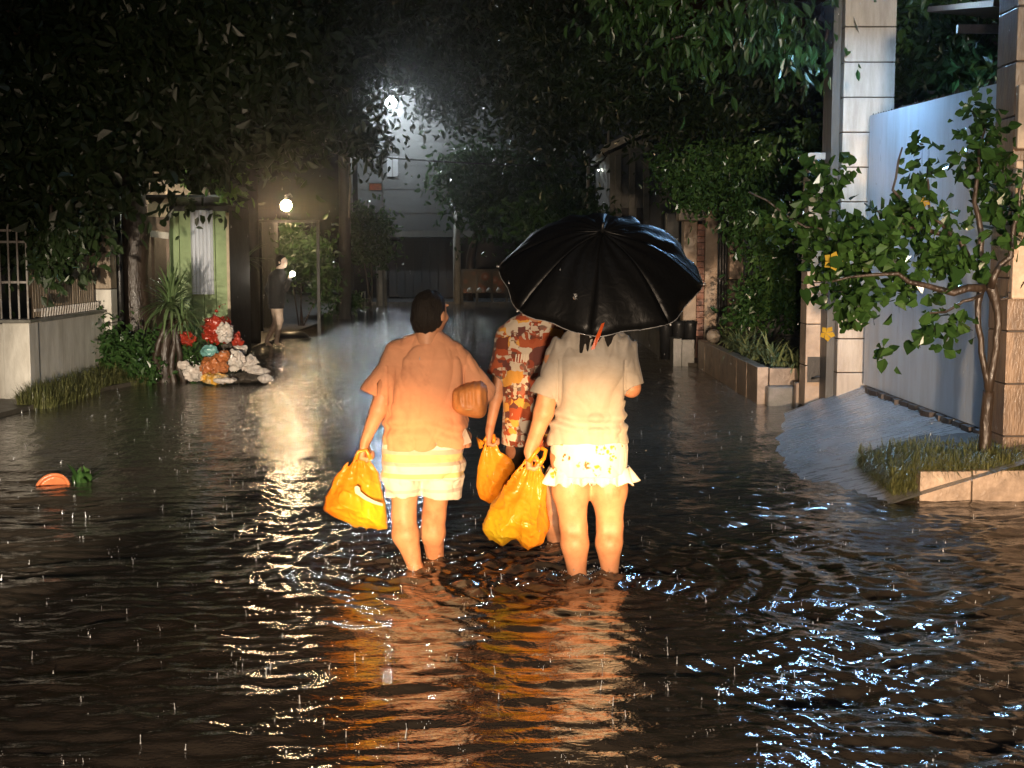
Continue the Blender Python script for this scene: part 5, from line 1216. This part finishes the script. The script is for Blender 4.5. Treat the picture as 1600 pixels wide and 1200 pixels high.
# ---------- woman in the cream shirt
def person_b():
    Y = 6.6; base = W(925, 905, Y); t = thing('person', 'person in cream shirt and floral frilled shorts carrying the largest orange bag under the umbrella', 'person', (base.x, Y, -.2))
    F = Field((-.12, 6.25, -.22), (.9, 7.2, 1.50), .0055)
    hc = W(930, 472, Y + .03); head(F, hc, -.15, 1.0, t, m_skin, hairlong=.15, hk=1.04)
    F.cone(W(928, 500, Y), W(926, 540, Y), .05, .06, .03)
    F.cone(W(892, 552, Y), W(962, 552, Y), .058, .058, .03); F.cone(W(925, 580, Y), W(920, 660, Y), .11, .11, .04); F.cone(W(898, 705, Y), W(942, 705, Y), .115, .115, .04)
    sL, eL, wL = W(868, 562, Y), W(850, 645, Y - .03), W(828, 705, Y - .03)
    F.cone(sL, eL, .056, .049, .02); F.cone(eL, wL, .047, .031, .02)
    hand(F, wL, (-.05, -.05, -1), (1, .1, -.1), (.1, 1, 0), 1.02)
    sR, eR = W(980, 562, Y), W(986, 606, Y - .02); gr = Vector((.45, 6.98, 1.145)); wR = gr + Vector((.05, -.055, -.03))
    F.cone(sR, eR, .055, .047, .02); F.cone(eR, wR, .046, .03, .02); hand(F, wR, (-.35, .6, .35), (-.9, -.3, .2), (-.1, .3, 1), 1.0)
    for (xh, xk, xc, xa, dy, rk, rc, ra) in ((891, 896, 898, 902, 0, .066, .067, .044), (949, 953, 952, 953, .03, .062, .063, .042)):
        hl, kl = W(xh, 715, Y + dy), W(xk, 822, Y + dy); cf = W(xc, 848, Y + dy - .02); al = W(xa, 907, Y + dy)
        F.cone(hl, W(xh + 1, 765, Y + dy), .098, .092, .03); F.cone(W(xh + 1, 765, Y + dy), kl, .091, rk, .03); F.cone(kl, cf, rk - .004, rc, .03); F.cone(cf, (al.x, al.y, .0), rc, ra, .03)
        F.cone((al.x, al.y, 0), (al.x, al.y, -.16), ra, .036, .02); foot(F, (al.x, al.y, -.15), (al.x + .02, al.y + .18, -.19))
    F.ripple(lambda x, y, z: .0028 * vnoise(x * 16, y * 16, z * 9) + .0014 * vnoise(x * 40, y * 40, z * 20), .03)
    for (xk, dy) in ((896, 0), (953, .03)):
        kl = W(xk, 820, Y + dy); F.ell((kl.x, kl.y - .082, kl.z), (.024, .014, .034), .03, op='sub')
    F.mesh('body', m_skin, t, 1)
    G = Field((-.05, 6.2, .60), (.85, 7.1, 1.33), .0045)
    K = keys([(508, 902, 958, .05), (518, 888, 972, .066), (532, 872, 988, .09), (555, 864, 986, .125), (590, 867, 980, .14), (630, 869, 978, .145), (668, 862, 979, .15), (690, 858, 980, .155)], Y)
    G.loft(K, .01)
    so, se = W(880, 553, Y), W(850, 618, Y - .02); G.cone(so, se, .072, .066, .035, cut=True); G.cone(so.lerp(se, .7), se + (se - so) * .3, .048, .052, .004, op='sub')
    so, se = W(970, 553, Y), W(986, 604, Y - .02); G.cone(so, se, .072, .064, .035, cut=True); G.cone(so.lerp(se, .7), se + (se - so) * .3, .046, .050, .004, op='sub')
    zh = K[-1][0]; G.loft(K, .004, 'sub', off=.042, zlo=zh - .1, zhi=zh + .05)
    def fo(x, y, z):
        d = folds(x, y, z, .010, 5, 13)
        zc = W(650, 560, Y).z
        for px in (871, 976): d += .007 * np.exp(-((x - W(px, 600, Y - .08).x) / .006) ** 2) * (z < zc) * (z > zc - .2) * (y < Y)
        zz = z - W(900, 655, Y).z; lo = np.exp(-(zz / .05) ** 2)
        d += lo * .010 * np.sin(zz * 95 + 1.5 * vnoise(x * 6, y * 6, z * 9) + x * 4)
        zz = z - W(900, 530, Y).z; d += np.exp(-(zz / .05) ** 2) * .007 * np.sin(x * 110 + 2 * vnoise(x * 9, y * 9, z * 9)); return d
    G.ripple(fo, .03); G.mesh('shirt', m_cream_b, t, 1)
    H = Field((-.05, 6.25, .36), (.8, 7.0, .85), .0055)
    K = keys([(672, 862, 977, .13), (700, 859, 981, .15), (722, 860, 980, .15), (740, 864, 978, .145)], Y + .01); H.loft(K, .02, p=2.2)
    H.ripple(lambda x, y, z: folds(x, y, z, .005, 8, 21), .03); H.mesh('shorts', m_floral, t, 1)
    for (cx, dy, R0, sgn) in ((893, 0, .112, -1), (950, .02, .107, 1)):      # ruffled hems
        c0, c1 = W(cx, 728, Y + dy), W(cx, 753, Y + dy); V = []; Fc = []; n = 96; m_ = 7
        for j in range(m_ + 1):
            s_ = j / m_
            for i in range(n):
                a = 2 * math.pi * i / n; wv = math.sin(9 * a + cx) + .5 * math.sin(14 * a + 2); r = R0 * (.99 + .06 * s_) + .016 * s_ * wv + (.03 * s_ * max(0, sgn * math.cos(a)) ** 3)
                V.append((c0.x + r * math.cos(a), c0.y + r * .98 * math.sin(a), c0.z + (c1.z - c0.z) * s_ + .010 * s_ * math.sin(9 * a + cx + 1)))
        for j in range(m_):
            for i in range(n): Fc.append((j * n + i, (j + 1) * n + i, (j + 1) * n + (i + 1) % n, j * n + (i + 1) % n))
        o = obj('frill', V, Fc, m_floral, t); md = o.modifiers.new('thick', 'SOLIDIFY'); md.thickness = .004
    return t

# ---------- person in the printed shirt, ahead
def person_c():
    Y = 7.4; base = W(840, 852, Y); t = thing('person', 'person in red patchwork print shirt and black shorts walking ahead of the umbrella', 'person', (base.x, Y, -.2))
    F = Field((-.25, 7.0, -.22), (.5, 8.0, 1.58), .006)
    hc = W(838, 448, Y); head(F, hc, .1, 1.03, t, m_skin2, hk=1.0)
    F.cone(W(836, 480, Y), W(836, 525, Y), .055, .065, .03); F.cone(W(800, 530, Y), W(872, 530, Y), .055, .055, .03); F.cone(W(836, 560, Y), W(836, 660, Y), .11, .10, .04); F.cone(W(818, 705, Y), W(852, 705, Y), .10, .10, .04)
    sL, eL, wL = W(788, 535, Y), W(776, 618, Y - .02), W(765, 672, Y - .04)
    F.cone(sL, eL, .045, .036, .02); F.cone(eL, wL, .035, .024, .02); hand(F, wL, (-.05, -.05, -1), (1, 0, -.1), (.1, 1, 0), .98)
    sR, eR, wR = W(884, 535, Y), W(896, 618, Y), W(894, 690, Y - .02); F.cone(sR, eR, .045, .036, .02); F.cone(eR, wR, .035, .024, .02); hand(F, wR, (.05, 0, -1), (-1, 0, 0), (0, 1, 0), .98, .6)
    for (xh, xk, xa, dy) in ((818, 818, 818, .12), (857, 864, 868, -.02)):
        hl, kl, cf, al = W(xh, 715, Y + dy), W(xk, 790, Y + dy), W(xk, 815, Y + dy - .02), W(xa, 853, Y + dy)
        F.cone(hl, kl, .085, .055, .03); F.cone(kl, cf, .052, .058, .03); F.cone(cf, (al.x, al.y, 0), .058, .040, .03); F.cone((al.x, al.y, 0), (al.x, al.y, -.16), .04, .034, .02); foot(F, (al.x, al.y, -.15), (al.x + .02, al.y + .18, -.19))
    F.mesh('body', m_skin2, t, 1)
    G = Field((-.3, 7.0, .55), (.55, 7.8, 1.36), .006)
    K = keys([(488, 816, 858, .05), (498, 796, 872, .07), (512, 780, 886, .09), (530, 776, 890, .12), (580, 784, 888, .135), (640, 786, 888, .14), (694, 783, 890, .145)], Y); G.loft(K, .01)
    for (a, b) in (((796, 530), (775, 588)), ((878, 530), (897, 588))):
        so, se = W(*a, Y), W(*b, Y - .01); G.cone(so, se, .068, .056, .035, cut=True); G.cone(so.lerp(se, .7), se + (se - so) * .3, .040, .040, .004, op='sub')
    zh = K[-1][0]; G.loft(K, .004, 'sub', off=.042, zlo=zh - .1, zhi=zh + .05)
    G.ripple(lambda x, y, z: folds(x, y, z, .005, 6, 17), .03); G.mesh('shirt', m_print, t, 1)
    # faint lettering strokes of the print
    for k in range(5):
        p = W(806 + k * 4.2, 560, Y - .15); MB().box((p.x, Y - .143, p.z), (.006, .006, .045), ry=.12).build('print_stroke', m_creamprint, t)
    H = Field((-.15, 7.1, .36), (.45, 7.7, .75), .006); K = keys([(685, 797, 877, .12), (720, 795, 880, .13), (745, 798, 878, .12)], Y); H.loft(K, .02)
    for xx, dy in ((816, .08), (861, 0)): H.cone(W(xx, 730, Y + dy * .5), W(xx + 1, 782, Y + dy), .088, .082, .02, cut=True)
    H.ripple(lambda x, y, z: folds(x, y, z, .005, 8, 31), .03); H.mesh('shorts', m_black, t, 1)

# ---------- passer-by with a light, far left
def person_d():
    Y = 23.0; t = thing('person', 'distant person in dark jacket and bare pale legs striding along the left bank', 'person', (W(430, 540, Y).x, Y, .03))
    F = Field((-4.6, 22.5, -.02), (-3.4, 23.6, 1.75), .012); P = lambda px, py, dy=0: W(px, py, Y + dy)
    head(F, P(440, 408), 1.9, 1.0, t, m_skinfar)
    F.cone(P(438, 416), P(434, 428), .05, .06, .03); F.cone(P(434, 435), P(431, 470), .12, .12, .05)
    F.cone(P(436, 434), P(445, 450, -.1), .05, .04, .02); F.cone(P(445, 450, -.1), P(453, 432, -.12), .04, .028, .02); hand(F, P(453, 432, -.12), (.6, 0, .8), (.8, 0, -.5), (0, 1, 0), .9)
    F.cone(P(428, 434), P(420, 452, .1), .05, .04, .02); F.cone(P(420, 452, .1), P(424, 470, .1), .038, .026, .02); hand(F, P(424, 470, .1), (.2, 0, -1), (1, 0, 0), (0, 1, 0), .9, .5)
    F.cone(P(433, 470), P(437, 500, -.05), .10, .062, .03); F.cone(P(437, 500, -.05), P(432, 534, -.05), .062, .035, .03); foot(F, P(432, 534, -.05), P(440, 540, -.05), .9)
    F.cone(P(430, 470), P(432, 503, .08), .10, .062, .03); F.cone(P(432, 503, .08), P(417, 532, .1), .06, .035, .03); foot(F, P(417, 532, .1), P(424, 540, .1), .9)
    F.mesh('body', m_skinfar, t, 1)
    G = Field((-4.6, 22.5, .6), (-3.4, 23.6, 1.5), .012); G.loft(keys([(420, 430, 444, .07), (430, 421, 447, .13), (450, 419, 446, .16), (476, 419, 444, .16)], Y), .02)
    G.cone(P(436, 433), P(446, 450, -.1), .075, .06, .03); G.cone(P(446, 450, -.1), P(452, 438, -.12), .055, .045, .02); G.cone(P(426, 433), P(419, 452, .1), .075, .06, .03); G.cone(P(419, 452, .1), P(423, 466, .1), .055, .045, .02)
    G.ripple(lambda x, y, z: folds(x, y, z, .01, 6, 2), .05); G.mesh('jacket', m_black, t, 1)
    H = Field((-4.6, 22.5, .4), (-3.4, 23.6, 1.0), .012); H.loft(keys([(470, 421, 443, .15), (482, 420, 444, .15)], Y), .03); pass
    H.mesh('shorts', m_black, t, 1)
    p = P(457, 428, -.16); l = thing('torch', 'small glowing hand light held out by the distant person', 'torch', p)
    ball(p, .045).build('glowing_head', emit('torch_glow', (1, .9, .75), 40), l, True); MB().tube([p + Vector((-.03, .02, -.02)), p + Vector((-.10, .05, -.10))], .016).build('handle', m_darkmetal, l, True)

# ---------- thin plastic carrier bags
def inflate_bag(name, label, outline, Y, T, tint_at, c2, handles, seed, wr=1.0, bulge=1.0):
    pts = np.array([[W(px, py, Y).x, W(px, py, Y).z] for px, py in outline]); lo, hi = pts.min(0), pts.max(0)
    c = Vector(((lo[0] + hi[0]) / 2, Y, (lo[1] + hi[1]) / 2)); t = thing(name, label, 'bag', c)
    F = Field((lo[0] - .04, Y - T - .05, lo[1] - .04), (hi[0] + .04, Y + T + .05, hi[1] + .04), .0036)
    X, Z = np.meshgrid(F.ax[0], F.ax[2], indexing='ij'); d = np.full(X.shape, 1e9); ins = np.zeros(X.shape, bool); n = len(pts)
    for i in range(n):
        a, b = pts[i], pts[(i + 1) % n]; e = b - a; px, pz = X - a[0], Z - a[1]; q = np.clip((px * e[0] + pz * e[1]) / (e @ e), 0, 1)
        d = np.minimum(d, (px - q * e[0]) ** 2 + (pz - q * e[1]) ** 2)
        cnd = ((a[1] > Z) != (b[1] > Z)) & (X < (b[0] - a[0]) * (Z - a[1]) / (b[1] - a[1] + 1e-12) + a[0]); ins ^= cnd
    d = np.sqrt(d); d = np.where(ins, -d, d)
    prof = np.clip((hi[1] - Z) / (hi[1] - lo[1]) * 1.5, .12, 1) * bulge
    depth = T * np.sqrt(np.clip(-d / .11, 0, 1)) * prof + 1e-4
    y = (F.ax[1] - Y)[None, :, None]
    F.D = np.where(d[:, None, :] > 0, np.sqrt(np.maximum(d, 0)[:, None, :] ** 2 + y ** 2), np.maximum(d[:, None, :], np.abs(y) - depth[:, None, :])).astype(np.float32)
    top = Vector((W(*outline[0], Y).x, Y, hi[1]))
    def wr_(x, y_, z):      # pleats running down from the knot, creases lower down
        ang = np.arctan2(x - top.x, top.z - z + .05); r = np.hypot(x - top.x, z - top.z)
        pl = np.sin(ang * 22 + 3 * vnoise(x * 6 + seed, y_ * 6, z * 6)) * .0065 * np.exp(-r * 3.2)
        cr = np.abs(vnoise(x * 11 + seed, y_ * 11, z * 11 + x * 5)); return wr * (pl + .026 * (np.sqrt(cr + .002) - .35) * np.clip(r * 4, 0, 1) + .008 * (np.sqrt(np.abs(vnoise(x * 30 + seed, y_ * 30, z * 30 + x * 12)) + .003) - .3))
    F.ripple(wr_, .035)
    g = W(*tint_at, Y - T * .6) - c
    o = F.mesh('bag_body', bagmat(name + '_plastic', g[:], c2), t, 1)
    mat = o.data.materials[0]
    for P in handles:
        q = [W(px, py, Y + dy) for (px, py, dy) in P]; MB().tube([v_[:] for v_ in q], [.014] + [.010] * (len(q) - 2) + [.013], 7).build('handle', mat, t, True)
    return t
def bags():
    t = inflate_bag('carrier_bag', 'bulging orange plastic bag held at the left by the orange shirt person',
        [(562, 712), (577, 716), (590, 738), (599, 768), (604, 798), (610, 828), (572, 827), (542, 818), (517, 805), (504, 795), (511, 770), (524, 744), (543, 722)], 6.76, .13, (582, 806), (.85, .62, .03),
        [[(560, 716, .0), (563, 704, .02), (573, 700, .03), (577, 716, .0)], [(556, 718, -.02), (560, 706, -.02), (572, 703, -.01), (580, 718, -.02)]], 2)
    P = [W(*q, 6.63) for q in ((554, 761), (558, 759), (562, 762), (563, 768), (573, 776), (584, 782), (598, 787), (598, 791), (583, 787), (570, 781), (560, 774), (555, 771))]
    MB().prism([p[:] for p in P], (0, .012, 0)).build('pale_band', m_creamprint, t)  # narrow cream band set just proud of the bag
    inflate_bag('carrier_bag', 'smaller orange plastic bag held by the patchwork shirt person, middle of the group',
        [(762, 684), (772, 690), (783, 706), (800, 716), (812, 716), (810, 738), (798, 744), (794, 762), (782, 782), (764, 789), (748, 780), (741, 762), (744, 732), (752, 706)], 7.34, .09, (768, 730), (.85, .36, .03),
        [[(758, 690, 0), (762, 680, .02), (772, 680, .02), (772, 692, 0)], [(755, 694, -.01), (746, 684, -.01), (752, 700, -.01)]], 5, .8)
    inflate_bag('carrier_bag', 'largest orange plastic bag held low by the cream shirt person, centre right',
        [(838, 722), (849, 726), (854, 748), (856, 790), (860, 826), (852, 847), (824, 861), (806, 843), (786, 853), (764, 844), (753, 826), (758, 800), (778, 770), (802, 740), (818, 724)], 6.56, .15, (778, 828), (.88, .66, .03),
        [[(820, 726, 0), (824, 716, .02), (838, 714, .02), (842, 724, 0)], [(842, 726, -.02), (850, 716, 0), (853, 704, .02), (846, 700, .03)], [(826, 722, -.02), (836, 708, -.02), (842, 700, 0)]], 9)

# ---------- umbrella
def umbrella():
    C = W(938, 430, 6.75); ti = R(33.3); ax = Vector((0, -math.sin(ti), math.cos(ti))); ex = Vector((1, 0, 0)); ey = Vector((0, -math.cos(ti), -math.sin(ti)))
    Rr, Hh = .512, .252; m, t_, b = nodes('wet_black_nylon'); b.inputs['Base Color'].default_value = (.004, .004, .004, 1); b.inputs['Roughness'].default_value = .42; b.inputs['Specular IOR Level'].default_value = .3
    tc = N(t_, 'ShaderNodeTexCoord'); n = N(t_, 'ShaderNodeTexNoise', Scale=14.0, Detail=5.0, Distortion=1.2); t_.links.new(tc.outputs['Object'], n.inputs['Vector']); bp = N(t_, 'ShaderNodeBump', Strength=.35, Distance=.012); t_.links.new(n.outputs['Fac'], bp.inputs['Height']); t_.links.new(bp.outputs[0], b.inputs['Normal'])
    t = thing('umbrella', 'large wet black umbrella tilted back over the cream shirt person', 'umbrella', C)
    def pt(a, r, up=0):
        """a: azimuth from ex towards ey; r in 0..1"""
        k = (a - R(8)) / R(45); fr = k - math.floor(k); mid = math.sin(math.pi * fr) ** 2
        rad = Rr * r * (1 - .068 * mid * r ** 5) ; h = Hh * (1 - r ** 2.1) - .005 * mid * r * (1.2 - r) + .004 * math.sin(17 * a + 9 * r)
        if 5 < k % 8 < 8: h += .016 * math.sin(k * 11) * r + .016 * mid * math.sin(r * 19 + k * 5) * r
        return C + ex * ((rad + up * .8 * r) * math.cos(a)) + ey * ((rad + up * .8 * r) * math.sin(a)) + ax * (h + up)
    n_a, n_r = 12, 14
    for p in range(8):
        V = []; F = []
        for i in range(n_a + 1):
            a = R(8) + R(45) * (p + i / n_a)
            for j in range(n_r + 1): V.append(pt(a, max(.012, j / n_r))[:])
        for i in range(n_a):
            for j in range(n_r): q = i * (n_r + 1) + j; F.append((q, q + 1, q + n_r + 2, q + n_r + 1))
        o = obj('panel', V, F, m, t); md = o.modifiers.new('thick', 'SOLIDIFY'); md.thickness = .0015
        MB().tube([pt(R(8) + R(45) * (p + i / 8), 1.0)[:] for i in range(9)], .0026, 5).build('edge_piping', m_silver, t, True)
    for p in range(8):
        a = R(8) + R(45) * p; MB().tube([pt(a, max(.02, j / 10), -.022)[:] for j in range(11)], .0026, 5).build('rib', m_darkmetal, t, True)
        e = pt(a, .5, -.012); MB().tube([e[:], (C + ax * .02)[:]], .0025, 5).build('stretcher', m_darkmetal, t, True)
        e = pt(a, 1.0); d = (e - C).normalized(); MB().tube([(e - d * .006)[:], (e + d * .014)[:]], .0045, 6).build('rib_tip', m_silver, t, True)
    MB().tube([(C + ax * (Hh + .03))[:], (C - ax * .40)[:]], .006, 8).build('shaft', m_silver, t, True)
    MB().tube([(C + ax * (Hh - .01))[:], (C + ax * (Hh + .055))[:]], [.012, .006], 8).build('ferrule', m_darkmetal, t, True)
    MB().tube([(C - ax * .36)[:], (C - ax * .42)[:], (C - ax * .48)[:]], [.014, .017, .016], 10).build('handle', m_darkmetal, t, True)
    # orange tie strap hanging from the rim
    a0 = R(82); p = pt(a0, .93, .004); q = W(926, 546, p.y - .03); r0 = W(943, 503, p.y); side = Vector((1, 0, .2)).normalized() * .011
    MB().prism([(r0 - side * .6)[:], (r0 + side * .6)[:], ((r0 + q) / 2 + side + Vector((0, -.01, 0)))[:], (q + side * .8)[:], (q - side * .8)[:], ((r0 + q) / 2 - side + Vector((0, -.01, 0)))[:]], (0, -.004, 0)).build('tie_strap', m_strapred, t)
    # crumpled silvery patch put in to stand for a white glint
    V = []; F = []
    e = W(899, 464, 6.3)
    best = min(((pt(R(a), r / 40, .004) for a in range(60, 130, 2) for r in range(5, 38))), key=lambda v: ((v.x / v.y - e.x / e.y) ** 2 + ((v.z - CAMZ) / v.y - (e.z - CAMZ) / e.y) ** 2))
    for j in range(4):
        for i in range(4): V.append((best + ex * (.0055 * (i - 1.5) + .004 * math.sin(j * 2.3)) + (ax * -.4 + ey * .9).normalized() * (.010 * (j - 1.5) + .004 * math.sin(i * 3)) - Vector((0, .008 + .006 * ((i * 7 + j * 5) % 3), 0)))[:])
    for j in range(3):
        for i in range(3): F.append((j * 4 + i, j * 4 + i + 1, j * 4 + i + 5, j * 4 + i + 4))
    o = obj('glint_patch', V, F, m_silver, t, False); md = o.modifiers.new('thick', 'SOLIDIFY'); md.thickness = .001
m_silver = M('silver_trim', (.5, .5, .5), .3, .2, 20, 0, metal=.5); m_strapred = M('orange_red_strap', (.62, .10, .02), .4, .15, 20, .2, 80)
m_cream_b = m_cream; m_creamprint = M('cream_print', (.6, .5, .38), .5, .1, 8, 0)
person_a(); underarm_bag(); person_b(); person_c(); person_d(); bags(); umbrella()

# ================================================================== RAIN
def rain():
    n = 650; Y = 5.0 * (5 ** rng.random(n)); X = (rng.random(n) - .5) * .95 * Y; Z = rng.random(n) * (CAMZ + Y * .2)
    r = .0011 + .0011 * rng.random(n); L = r * (3.2 + 3 * rng.random(n)); dx = .04
    V = np.empty((n, 6, 3)); c = np.stack([X, Y, Z], 1)
    for k in range(4):
        a = math.pi / 2 * k; V[:, k] = c + np.stack([r * math.cos(a), r * math.sin(a), -L * .35], 1)
    V[:, 4] = c + np.stack([L * dx, 0 * L, L], 1); V[:, 5] = c - np.stack([0 * L, 0 * L, L * .35 + r * 1.0], 1)
    i = (np.arange(n) * 6)[:, None]; F = np.concatenate([i + np.array([[a, b, 4]]) for a, b in ((0, 1), (1, 2), (2, 3), (3, 0))] + [i + np.array([[b, a, 5]]) for a, b in ((0, 1), (1, 2), (2, 3), (3, 0))])
    m, t, b = nodes('rain_water'); b.inputs['Base Color'].default_value = (.5, .52, .54, 1); b.inputs['Roughness'].default_value = .15; b.inputs['Specular IOR Level'].default_value = .8
    tag(obj('raindrops', V.reshape(-1, 3), F, m, None, True), kind='stuff')
    # thin jets and crowns thrown up where drops strike
    n = 1150; Y = 3.8 * (6.5 ** (rng.random(n) ** .8)); X = (rng.random(n) - .5) * .9 * Y; B = MB()
    V = []; F = []
    for k in range(n):
        h = .004 + .030 * random.random() ** 2.6; r = random.uniform(.0009, .0019); x, y = X[k], Y[k]; ox = random.uniform(-.15, .15) * h
        b0 = len(V); 
        for (z, q) in ((-.004, 2.2), (h * .25, 1.0), (h * .7, .7), (h * .85, 1.3), (h, .2)):
            for s_ in range(5): a = 2 * math.pi * s_ / 5; V.append((x + ox * z / h + r * q * math.cos(a), y + r * q * math.sin(a), z))
        for j in range(4):
            for s_ in range(5): F.append((b0 + j * 5 + s_, b0 + j * 5 + (s_ + 1) % 5, b0 + j * 5 + 5 + (s_ + 1) % 5, b0 + j * 5 + 5 + s_))
        if k % 2 == 0:
            for _ in range(random.randint(3, 7)):
                a = random.uniform(0, 6.28); d = random.uniform(.006, .028); q = random.uniform(.0009, .0021); px, py_, pz = x + d * math.cos(a), y + d * math.sin(a), random.uniform(.002, .026); b0 = len(V)
                V += [(px + q, py_, pz), (px, py_ + q, pz), (px - q, py_, pz), (px, py_ - q, pz), (px, py_, pz + q * 1.3), (px, py_, pz - q)]
                for a1, b1 in ((0, 1), (1, 2), (2, 3), (3, 0)): F += [(b0 + a1, b0 + b1, b0 + 4), (b0 + b1, b0 + a1, b0 + 5)]
    # froth kicked up at the ankles
    for (cx, cy, m_) in ((-.50, 6.74, 40), (-.40, 6.98, 40), (.32, 6.58, 50), (.48, 6.62, 90), (.22, 7.3, 20)):
        for _ in range(m_):
            a = random.uniform(0, 6.28); d = random.uniform(.045, .13); q = random.uniform(.0015, .004); px, py_, pz = cx + d * math.cos(a), cy + d * math.sin(a), random.uniform(0, .035) * random.random() * 2; b0 = len(V)
            V += [(px + q, py_, pz), (px, py_ + q, pz), (px - q, py_, pz), (px, py_ - q, pz), (px, py_, pz + q * 1.3), (px, py_, pz - q)]
            for a1, b1 in ((0, 1), (1, 2), (2, 3), (3, 0)): F += [(b0 + a1, b0 + b1, b0 + 4), (b0 + b1, b0 + a1, b0 + 5)]
    tag(obj('rain_splashes', V, F, m, None, True), kind='stuff')
rain()
# ================================================================== RAIN HAZE
def haze():
    o = MB().bx(-32, 32, -8, 62, -1.3, 9.2).build('haze', None, None)
    m = bpy.data.materials.new('rain_haze'); m.use_nodes = True; t = m.node_tree; t.nodes.remove(t.nodes['Principled BSDF'])
    v = t.nodes.new('ShaderNodeVolumePrincipled'); v.inputs['Density'].default_value = HAZE; v.inputs['Color'].default_value = (.9, .92, .95, 1); v.inputs['Anisotropy'].default_value = .94
    t.links.new(v.outputs[0], t.nodes['Material Output'].inputs['Volume']); o.data.materials.append(m); o['kind'] = 'stuff'
HAZE = .0017
haze()
